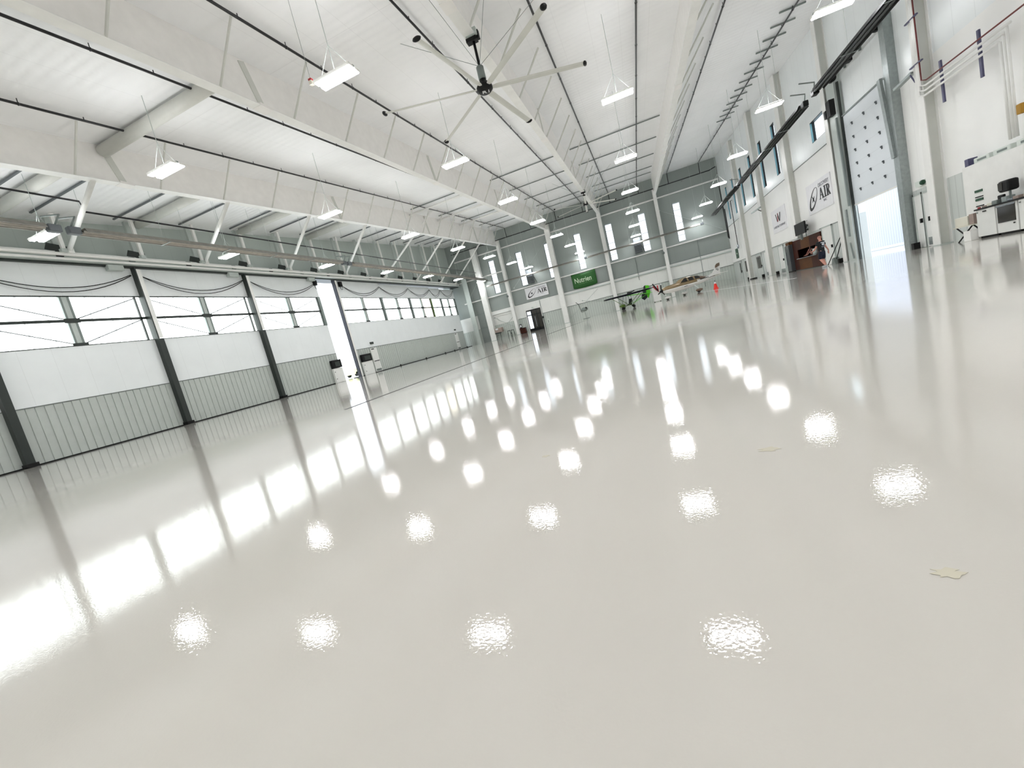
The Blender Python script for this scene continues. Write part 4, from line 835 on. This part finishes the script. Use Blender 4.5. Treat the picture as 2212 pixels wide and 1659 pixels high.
for i, x in enumerate((-13.3, .48)):
    t = thing('unit_heater', f'grey box heater high on the back wall, {["beside the second tall window", "beside the tall window above the ultralight"][i]}', 'heater', (x, YB-.5, 7), 0, 'unit heaters on the back wall')
    MB().box(x-.42, x+.42, YB-.75, YB-.2, 6.15, 7.9).build('casing', 'purlin', t, bevel=.02)
    for k in range(5): MB().box(x-.38, x+.38, YB-.79, YB-.75, 6.4+.2*k, 6.44+.2*k).build('louvre', 'dark', t)
    for s in (-.25, .22): MB().box(x+s-.15, x+s+.12, YB-.6, YB-.3, 8.1, 8.6).build('filter_box', 'midgrey', t)
    MB().tube([(x+.45, YB-.3, 6.9), (x+.7, YB-.2, 6.1)], .03, 6).build('hose', 'dark', t)
for i, (x, s) in enumerate(((-12.9, 'right of the glass entrance'), (-.1, 'above the ultralight'), (7.0, 'behind the aeroplane tail'))):
    o = MB().tube([(x, YB-.08, 6.0 if i else 3.8), (x, YB-.08, .3 if i != 1 else 3.0)], .03, 6).build('wall_conduit', 'midgrey'); tag(o, f'thin grey conduit running down the back wall {s}', 'pipe')
t = thing('hose_stand', 'dark post with a round head right of the glass entrance', 'stand', (-12.85, YB-.4, 0)); MB().tube([(-12.8, YB-.4, 0), (-12.85, YB-.4, 1.4)], .05, 8).build('post', 'midgrey', t); MB().ball((-12.85, YB-.4, 1.5), .15, .15, .16).build('head', 'dark', t, True)
t = thing('wall_extinguisher', 'pale fire extinguisher cabinet on the dado right of the glass entrance', 'extinguisher', (-12.3, YB-.1, .6)); MB().box(-12.5, -12.1, YB-.15, YB-.02, .45, 1.15).build('case', 'exit', t, bevel=.04); MB().box(-12.35, -12.25, YB-.17, YB-.15, .6, 1.0).build('window', 'midgrey', t)

# ---------------------------------------------------------------- light aeroplane (gold and white), nose towards the camera's left
def ell(x, zc_, ry, rz, n=16, flat=1.0):
    return [(x, ry*math.cos(2*math.pi*k/n), zc_+(rz*math.sin(2*math.pi*k/n))*(flat if math.sin(2*math.pi*k/n) < 0 else 1)) for k in range(n)]
def aeroplane(loc, rz):
    t = thing('light_aeroplane', 'gold and white single-engine light aeroplane with brown-tipped tail', 'aeroplane', loc, rz)
    st = [(3.55, 1.12, .18, .2), (3.4, 1.13, .36, .32), (3.0, 1.14, .48, .40), (2.3, 1.16, .55, .46), (1.5, 1.2, .6, .5), (.5, 1.22, .62, .5), (-.6, 1.25, .54, .44), (-1.8, 1.32, .36, .3), (-3.0, 1.42, .2, .2), (-3.9, 1.5, .08, .12)]
    rings = [ell(*s) for s in st]
    def half(up_):
        out = []
        for (x, z, ry, rz_) in st:
            ks = [math.pi*k/10 for k in range(11)] if up_ else [math.pi+math.pi*k/10 for k in range(11)]
            tz = -.05 if x > -1.5 else .06
            out.append([(x, ry*math.cos(a), z+rz_*math.sin(a)) for a in ks])
        return out
    MB().loft(half(False), False).build('lower_fuselage', 'planewhite', t, True, local=True)
    hu = half(True); MB().loft(hu[:7], False).build('upper_fuselage', 'gold', t, True, local=True)
    MB().loft(hu[6:], False).build('tail_boom_top', 'planewhite', t, True, local=True)
    cb = [(1.75, 1.5, .42, .12), (1.3, 1.52, .5, .42), (.7, 1.52, .52, .56), (-.1, 1.5, .52, .58), (-.9, 1.48, .46, .5), (-1.6, 1.45, .34, .34), (-2.3, 1.45, .15, .16)]
    MB().loft([[(x, ry*math.cos(math.pi*k/10), z+rz_*math.sin(math.pi*k/10)) for k in range(11)] for x, z, ry, rz_ in cb]).build('cabin_roof', 'gold', t, True, local=True)
    MB().loft([[(x, (ry+.005)*math.cos(math.pi*k/10), z+(rz_+.005)*math.sin(math.pi*k/10)) for k in range(11)] for x, z, ry, rz_ in cb[4:]]).build('roof_fairing', 'brown', t, True, local=True)
    for s in (-1, 1):
        for (pts, nm) in ((((1.5, 1.56), (.95, 1.95), (.62, 1.98), (.62, 1.56)), 'windscreen'), (((.42, 1.56), (.42, 1.97), (-.2, 1.97), (-.2, 1.56)), 'side_window'), (((-.42, 1.58), (-.42, 1.95), (-.85, 1.9), (-1.05, 1.78), (-1.0, 1.64)), 'rear_window')):
            MB().prism([(x, s*(.545-.0-(z-1.56)*.42), z) for x, z in pts], (0, s*.02, 0)).build(nm, 'cabinglass', t, local=True)
        MB().prism([(1.2, s*.62, 1.0), (1.2, s*.62, 1.05), (-3.2, s*.2, 1.5), (-3.2, s*.2, 1.46)], (0, s*.012, 0)).build('stripe', 'dark', t, local=True)
        for k in range(6): MB().box(-1.2-.22*k, -1.06-.22*k, s*(.47-.045*k)-.01, s*(.49-.045*k)+.01, 1.37+.012*k, 1.47+.012*k).build('registration_letter', 'ink', t, local=True)
        MB().loft([[(-.3, s*.45, .95), (-.2, s*.45, .98), (-.1, s*.45, .95), (-.2, s*.45, .92)], [(-.1, s*1.3, .42), (-.02, s*1.3, .45), (.06, s*1.3, .42), (-.02, s*1.3, .39)]]).build('gear_leg', 'lightgrey', t, local=True)
        MB().tube([(0, s*1.3-.08, .18), (0, s*1.3+.08, .18)], .18, 14).build('main_wheel', 'rubber', t, True, local=True)
        MB().ball((-.08, s*1.3, .27), .46, .13, .17, 14, 8).build('wheel_fairing', 'brown' if s > 0 else 'planewhite', t, True, local=True)
        MB().prism([(-3.0, s*.08, 1.52), (-3.75, s*.08, 1.52), (-3.7, s*1.75, 1.56), (-3.3, s*1.75, 1.56)], (0, 0, .05)).build('tailplane', 'planewhite', t, local=True)
    MB().prism([(-2.4, -.03, 1.6), (-3.1, -.03, 1.85), (-3.55, -.03, 2.35), (-4.15, -.03, 2.45), (-4.1, -.03, 1.35), (-3.5, -.03, 1.5)], (0, .06, 0)).build('fin', 'planewhite', t, local=True)
    MB().prism([(-3.55, -.035, 2.3), (-3.62, -.035, 2.6), (-3.85, -.035, 2.8), (-4.2, -.035, 2.85), (-4.17, -.035, 2.5)], (0, .07, 0)).build('fin_tip', 'brown', t, local=True)
    b = MB()
    for s in (-.045, .045):
        b.tube([(-3.75+.14*math.cos(a*.5), s, 2.1+.17*math.sin(a*.5)) for a in range(1, 9)], .018, 5); b.tube([(-3.85, s, 1.98), (-3.7, s, 2.1), (-3.6, s, 2.2)], .022, 5)
    b.build('fin_emblem', 'ink', t, local=True)
    MB().loft([ell(3.55+dx, 1.12, r, r, 12) for dx, r in ((0, .17), (.12, .15), (.24, .09), (.32, .02))]).build('spinner', 'black', t, True, local=True)
    for k in range(3):
        a = math.radians(80+120*k); d_ = Vector((0, math.cos(a), math.sin(a))); n_ = Vector((.25, -math.sin(a), math.cos(a))).normalized(); c = Vector((3.66, 0, 1.12))
        MB().loft([[c+d_*r+n_*w2+Vector((.015, 0, 0)), c+d_*r-n_*w2+Vector((.015, 0, 0)), c+d_*r-n_*w2-Vector((.015, 0, 0)), c+d_*r+n_*w2-Vector((.015, 0, 0))] for r, w2 in ((.12, .04), (.4, .08), (.75, .06))]).build('propeller_blade', 'black', t, local=True); pb = C.objects[-1]
        MB().loft([[c+d_*r+n_*w2+Vector((.014, 0, 0)), c+d_*r-n_*w2+Vector((.014, 0, 0)), c+d_*r-n_*w2-Vector((.014, 0, 0)), c+d_*r+n_*w2-Vector((.014, 0, 0))] for r, w2 in ((.75, .06), (.95, .03))]).build('propeller_tip', 'print', pb, local=True)
    MB().tube([(2.7, 0, .95), (3.0, 0, .3)], .04, 8).build('nose_leg', 'lightgrey', t, local=True)
    MB().tube([(3.05, -.07, .16), (3.05, .07, .16)], .16, 14).build('nose_wheel', 'rubber', t, True, local=True)
    MB().ball((2.98, 0, .26), .42, .12, .15, 14, 8).build('nose_fairing', 'planewhite', t, True, local=True)
    return t
PLX, PLY, PLR = 4.5, 46.3, math.radians(180+34)
aeroplane((PLX, PLY, 0), PLR).scale = (.93, .82, .84)
t = thing('white_ground_unit', 'tall white cabinet with red and black hoses standing behind the propeller', 'ground unit', (1.3, 48.6, 0))
MB().box(.95, 1.7, 48.4, 48.9, .05, 1.75).build('cabinet', 'white', t, bevel=.05)
MB().tube([(1.1, 48.35, 1.7), (1.35, 48.3, 1.3), (1.55, 48.3, 1.0), (1.55, 48.3, 1.7)], .06, 8).build('hose', 'redink', t, True)
MB().tube([(1.1, 48.3, 1.95), (1.3, 48.25, 1.6), (1.55, 48.25, 1.1)], .06, 8).build('hose', 'black', t, True)
for xx in (1.0, 1.6): MB().tube([(xx-.05, 48.6, .06), (xx+.05, 48.6, .06)], .06, 10).build('caster', 'rubber', t)
# ---------------------------------------------------------------- ultralight (black wing, lime tail)
def ultralight(loc, rz):
    t = thing('ultralight_aircraft', 'open-frame ultralight aircraft with black wing and lime green tail', 'aircraft', loc, rz)
    b = MB()                      # wing spans local Y, leading edge towards +X
    b.loft([[(x0, y, z), (x0+.18*c, y, z+.1*c), (x0-.6*c, y, z+.16*c), (x0-1.25*c, y, z), (x0-.6*c, y, z-.07*c), (x0+.1*c, y, z-.08*c)] for y, x0, c, z in ((-4.0, .1, .35, 1.72), (-3.4, .35, .9, 1.7), (0, .45, 1.0, 1.66), (3.4, .35, .9, 1.7), (4.0, .1, .35, 1.72))]); b.build('wing', 'ink_blue', t, local=True)
    b = MB()
    for s in (-1, 1):
        MB().tube([(.3, s*.35, .42), (.25, s*2.4, 1.66)], .03, 6).build('wing_strut', 'olive', t, local=True)
        MB().tube([(-.5, s*.35, .42), (-.5, s*2.2, 1.66)], .03, 6).build('wing_strut', 'olive', t, local=True)
        MB().tube([(0, s*.3, .42), (0, s*.8, .2)], .03, 6).build('gear_leg', 'olive', t, local=True)
        MB().tube([(0, s*.85-.06, .18), (0, s*.85+.06, .18)], .18, 12).build('main_wheel', 'rubber', t, True, local=True)
        MB().ball((.1, s*.85, .26), .3, .1, .14, 10, 6).build('wheel_fairing', 'black', t, True, local=True)
        MB().tube([(.8, s*.25, .4), (.4, s*.25, 1.6)], .022, 6).tube([(-.6, s*.25, .4), (-.4, s*.2, 1.6)], .022, 6).build('cage_tube', 'dark', t, local=True)
        MB().tube([(-.6, s*.2, .5), (-3.4, s*.08, 1.2)], .022, 6).build('tail_tube', 'lime', t, local=True)
        MB().prism([(-3.1, s*.03, 1.25), (-3.9, s*.03, 1.25), (-3.8, s*1.2, 1.28), (-3.4, s*1.2, 1.28)], (0, 0, .04)).build('tailplane', 'lime', t, local=True)
    MB().tube([(1.2, .25, .42), (-.6, .25, .4), (-.6, -.25, .4), (1.2, -.25, .42), (1.4, 0, .45), (1.2, .25, .42)], .03, 6).build('floor_frame', 'olive', t, local=True)
    MB().loft([[(x, r*math.cos(k*math.pi/5), .5+r*.8*math.sin(k*math.pi/5)) for k in range(10)] for x, r in ((.8, .25), (1.2, .22), (1.55, .05))]).build('nose_pod', 'olive', t, True, local=True)
    MB().box(-.35, .15, -.22, .22, .42, .52).prism([(-.35, -.22, .5), (-.25, -.22, .5), (-.45, -.22, 1.15), (-.55, -.22, 1.15)], (0, .44, 0)).build('seat', 'black', t, local=True)
    MB().tube([(.35, 0, .45), (.3, 0, .9)], .015, 5).build('control_stick', 'black', t, local=True)
    MB().tube([(1.1, -.06, .14), (1.1, .06, .14)], .14, 12).build('nose_wheel', 'rubber', t, True, local=True)
    MB().tube([(0, 0, 1.6), (-3.6, 0, 1.35)], .05, 8).build('tail_boom', 'lime', t, True, local=True)
    MB().prism([(-2.8, -.02, 1.4), (-3.2, -.02, 2.25), (-3.45, -.02, 2.35), (-3.45, -.02, 1.35)], (0, .04, 0)).build('fin', 'ink_blue', t, local=True)
    MB().prism([(-3.45, -.03, 2.35), (-4.1, -.03, 2.25), (-4.2, -.03, 1.4), (-3.7, -.03, .7), (-3.45, -.03, .9)], (0, .06, 0)).build('rudder', 'lime', t, local=True)
    MB().prism([(-2.6, -.03, 1.35), (-3.45, -.03, 1.3), (-3.45, -.03, .8), (-2.9, -.03, .55), (-2.5, -.03, .8)], (0, .06, 0)).build('ventral_fin', 'ink_blue', t, local=True)
    MB().box(-.75, -.3, -.18, .18, 1.76, 1.98).tube([(-.5, -.28, 1.9), (-.5, .28, 1.9)], .08, 8).tube([(-.75, 0, 1.9), (-1.0, 0, 1.92)], .05, 8).build('engine', 'black', t, local=True)
    MB().beam((-.95, -.45, 1.85), (-.95, .45, 2.0), .03, .1).build('propeller', 'black', t, local=True)
    return t
ultralight((-1.72, 49.2, 0), math.radians(-132)).scale = (.9, .9, .9)
t = thing('engine_on_stand', 'grey engine unit held on a thin dark stand left of the ultralight', 'engine', (-7.2, 52.6, 0))
MB().ball((-7.05, 52.6, 1.15), .45, .3, .26).build('engine_cover', 'midgrey', t, True); MB().ball((-6.8, 52.5, 1.25), .16).build('spinner', 'dark', t, True)
MB().tube([(-7.9, 52.6, 2.2), (-7.6, 52.6, 1.9), (-7.45, 52.6, .9), (-7.2, 52.6, .85)], .035, 6).build('mast', 'black', t)
MB().tube([(-7.05, 52.6, .9), (-6.95, 52.6, .0)], .03, 6).tube([(-7.4, 52.6, .03), (-6.6, 52.6, .03)], .03, 6).build('stand', 'midgrey', t)
t = thing('traffic_cone', 'red-orange traffic cone with white collar beside the aeroplane tail', 'cone', (6.1, 42.0, 0)); cx, cy = 6.1, 42.0
MB().box(cx-.2, cx+.2, cy-.2, cy+.2, 0, .04).tube([(cx, cy, .04), (cx, cy, .45)], .17, 16, .095).build('body', 'orange', t)
MB().tube([(cx, cy, .45), (cx, cy, .6)], .096, 16, .065).build('collar', 'print', t); MB().tube([(cx, cy, .6), (cx, cy, .75)], .065, 16, .035).build('tip', 'midgrey', t)

# ---------------------------------------------------------------- people
def skin_mesh(name, joints, edges, material, parent, sub=2, closed_root=0):
    me = bpy.data.meshes.new(name); me.from_pydata([j[0] for j in joints], edges, []); o = bpy.data.objects.new(name, me)
    C.objects.link(o); o.parent = parent; sk = o.modifiers.new('skin', 'SKIN'); sk.use_smooth_shade = True
    if not me.skin_vertices: bpy.context.view_layer.objects.active = o
    sv = me.skin_vertices[0].data if me.skin_vertices else None
    if sv is None:
        bm = bmesh.new(); bm.from_mesh(me); bm.verts.layers.skin.verify(); bm.to_mesh(me); bm.free(); sv = me.skin_vertices[0].data
    for i, j in enumerate(joints):
        r = j[1]; sv[i].radius = (r, r) if not isinstance(r, tuple) else r
    sv[closed_root].use_root = True
    ss = o.modifiers.new('subd', 'SUBSURF'); ss.levels = sub; ss.render_levels = sub
    me.materials.append(M[material]); return o
def walker(loc, rz):
    t = thing('person', 'person in black T-shirt and navy shorts walking past the wooden booth, back to camera', 'person', loc, rz)
    # local axes: +Y is the way the person walks, +X their right
    J = [((0, 0, .88), .12), ((0, 0, 1.02), .115), ((0, .0, 1.2), .13), ((0, 0, 1.34), .12), ((0, .0, 1.42), .055), ((0, .02, 1.5), .055), ((0, .03, 1.57), .085), ((0, .03, 1.66), .06),
         ((.17, 0, 1.33), .055), ((.27, .02, 1.1), .045), ((.36, -.02, .9), .034), ((.38, -.02, .83), .03), ((.385, 0, .76), (.024, .036)),
         ((-.17, 0, 1.33), .055), ((-.24, .08, 1.1), .045), ((-.22, .28, .97), .034), ((-.21, .35, .97), .03), ((-.21, .42, .97), (.036, .024)),
         ((.1, 0, .8), .085), ((.11, .1, .47), .058), ((.11, .03, .27), .052), ((.11, -.03, .09), .036), ((.11, .0, .05), .035), ((.12, .12, .04), .03),
         ((-.1, 0, .8), .085), ((-.1, .05, .47), .058), ((-.1, -.1, .27), .052), ((-.1, -.22, .1), .036), ((-.1, -.2, .06), .035), ((-.11, -.08, .04), .03)]
    E_ = [(0,1),(1,2),(2,3),(3,4),(4,5),(5,6),(6,7),(3,8),(8,9),(9,10),(10,11),(11,12),(3,13),(13,14),(14,15),(15,16),(16,17),(0,18),(18,19),(19,20),(20,21),(21,22),(22,23),(0,24),(24,25),(25,26),(26,27),(27,28),(28,29)]
    for base, bi, sx in (((.385, 0, .76), 12, 1), ((-.21, .42, .97), 17, -1)):
        for f in range(4):
            n = len(J)
            if sx > 0: pts = [(.385, -.028+.019*f, .735), (.39, -.03+.02*f, .695-.004*abs(f-1)), (.38, -.028+.019*f, .665-.006*abs(f-1))]
            else: pts = [(-.238+.019*f, .445, .97), (-.24+.02*f, .485, .96), (-.238+.019*f, .51-.006*abs(f-1), .94)]
            for q in pts: J.append((q, .0085))
            E_ += [(bi, n), (n, n+1), (n+1, n+2)]
        n = len(J)
        if sx > 0: J += [((.38, .045, .76), .01), ((.375, .065, .735), .009)]
        else: J += [((-.165, .42, .975), .01), ((-.15, .45, .97), .009)]
        E_ += [(bi, n), (n, n+1)]
    skin_mesh('body', J, E_, 'skin', t)
    S = [((0, 0, .74), (.175, .13)), ((0, 0, .98), (.165, .12)), ((0, 0, 1.2), (.18, .13)), ((0, 0, 1.33), (.15, .115)), ((0, 0, 1.4), (.07, .07)),
         ((.17, 0, 1.34), .08), ((.235, .01, 1.17), .072), ((-.17, 0, 1.34), .08), ((-.225, .04, 1.17), .072)]
    skin_mesh('t_shirt', S, [(0,1),(1,2),(2,3),(3,4),(3,5),(5,6),(3,7),(7,8)], 'blackcloth', t)
    S = [((0, 0, 1.0), (.15, .11)), ((0, 0, .82), (.16, .13)), ((.1, .01, .72), .105), ((.115, .07, .44), .1), ((-.1, .01, .72), .105), ((-.105, .04, .44), .1)]
    skin_mesh('shorts', S, [(0,1),(1,2),(2,3),(1,4),(4,5)], 'navy', t)
    for (x, y, z) in ((.115, .06, .05), (-.105, -.14, .07)): MB().loft([[(x-.04, y-.13, z-.05), (x+.04, y-.13, z-.05), (x+.035, y-.12, z+.04), (x-.035, y-.12, z+.04)], [(x-.05, y, z-.05), (x+.05, y, z-.05), (x+.04, y, z+.03), (x-.04, y, z+.03)], [(x-.04, y+.14, z-.05), (x+.04, y+.14, z-.05), (x+.03, y+.13, z-.01), (x-.03, y+.13, z-.01)]]).build('shoe', 'shoe', t, bevel=.012, local=True)
    MB().box(-.13, .13, -.157, -.15, 1.29, 1.325).build('shirt_print', 'print', t, local=True)
    MB().add(*(lambda n: ([(.08*math.cos(2*math.pi*k/n), -.155, 1.22+.05*math.sin(2*math.pi*k/n)) for k in range(n)]+[(.03*math.cos(2*math.pi*k/n)+.01, -.155, 1.225+.018*math.sin(2*math.pi*k/n)) for k in range(n)], [(k, (k+1) % n, n+(k+1) % n, n+k) for k in range(n)]))(20)).build('shirt_print', 'print', t, local=True)
    for k in range(3): MB().box(-.1, .1, -.149, -.143, 1.06+.035*k, 1.075+.035*k).build('shirt_print', 'softink', t, local=True)
    for s in (-1, 1): MB().ball((s*.088, .03, 1.58), .014, .025, .035, 8, 6).build('ear', 'skin', t, True, local=True)
    b = MB().ball((0, .118, 1.575), .014, .02, .02, 8, 6); b.build('nose', 'skin', t, True, local=True)
    for s in (-1, 1): MB().ball((s*.032, .108, 1.6), .012, .01, .008, 8, 6).build('eye', 'print', t, True, local=True)
    MB().box(-.025, .025, .105, .115, 1.535, 1.54).build('mouth', 'redink', t, local=True)
    MB().ball((0, .02, 1.615), .088, .098, .075, 14, 8).build('cropped_hair', mat('short_reddish_hair', 'A8776A', 0.8), t, True, local=True)
    return t
walker((9.06, 26.65, 0), math.radians(24)).scale = (.97, .97, .97)
t = thing('person', 'person in black shirt behind the booth counter, forearms on the counter, head hidden', 'person', (10.72, 33.0, .04), math.radians(90))
J = [((0, 0, .88), .12), ((0, 0, 1.05), .12), ((0, .02, 1.25), .13), ((0, .0, 1.4), .11), ((0, .0, 1.48), .055), ((0, .02, 1.56), .055), ((0, .03, 1.63), .085), ((0, .03, 1.71), .06),
     ((.17, 0, 1.38), .06), ((.25, .1, 1.12), .045), ((.12, .33, .97 if False else .84), .036), ((.05, .42, .83), .028), ((-.17, 0, 1.38), .06), ((-.25, .1, 1.12), .045), ((-.12, .33, .84), .036), ((-.05, .42, .83), .028),
     ((.1, 0, .8), .09), ((.1, 0, .45), .06), ((.1, 0, .08), .045), ((-.1, 0, .8), .09), ((-.1, 0, .45), .06), ((-.1, 0, .08), .045)]
E_ = [(0,1),(1,2),(2,3),(3,4),(4,5),(5,6),(6,7),(3,8),(8,9),(9,10),(10,11),(3,12),(12,13),(13,14),(14,15),(0,16),(16,17),(17,18),(0,19),(19,20),(20,21)]
for bi, sx in ((11, 1), (15, -1)):
    x0, y0_, z0 = J[bi][0]
    for f in range(4):
        n = len(J); J += [((x0-.03+.02*f, y0_+.03, .825), .009), ((x0-.03+.02*f, y0_+.07, .815), .0085)]; E_ += [(bi, n), (n, n+1)]
    n = len(J); J += [((x0-.04*sx, y0_+.01, .825), .01)]; E_ += [(bi, n)]
skin_mesh('body', J, E_, 'skin', t)
skin_mesh('shirt', [((0, 0, .85), (.18, .13)), ((0, 0, 1.05), (.18, .13)), ((0, 0, 1.25), (.19, .14)), ((0, 0, 1.4), (.15, .12)), ((.17, 0, 1.38), .085), ((.25, .08, 1.15), .075), ((-.17, 0, 1.38), .085), ((-.25, .08, 1.15), .075)], [(0,1),(1,2),(2,3),(3,4),(4,5),(3,6),(6,7)], 'blackcloth', t)
skin_mesh('trousers', [((0, 0, .9), (.17, .13)), ((0, 0, .8), (.16, .13)), ((.1, 0, .6), .095), ((.1, 0, .1), .07), ((-.1, 0, .6), .095), ((-.1, 0, .1), .07)], [(0,1),(1,2),(2,3),(1,4),(4,5)], 'navy', t)
MB().ball((.05, .165, 1.12), .03, .008, .03, 10, 6).build('shirt_badge', 'print', t, True, local=True)
# small marks and stains on the floor
for i, (x, y, r, s) in enumerate([(.33, 1.72, .022, 'near the middle of the floor'), (-.62, 2.0, .014, 'left of the middle'), (.45, .95, .016, 'at the bottom edge'), (1.5, 1.35, .016, 'at the lower right')]):
    vs = [(x+r*(1+.4*math.sin(3*k+i))*math.cos(k*math.pi/8)*1.4, y+r*(1+.3*math.cos(2*k))*math.sin(k*math.pi/8), .0008) for k in range(16)]
    st_ = mat(f'faint_tan_stain_{i}', 'D6D0BC', 0.2); o = MB().prism(vs, (0, 0, .0004)).build('floor_stain', st_); tag(o, f'faint tan stain on the glossy floor {s}', 'stain')
if proto: pass
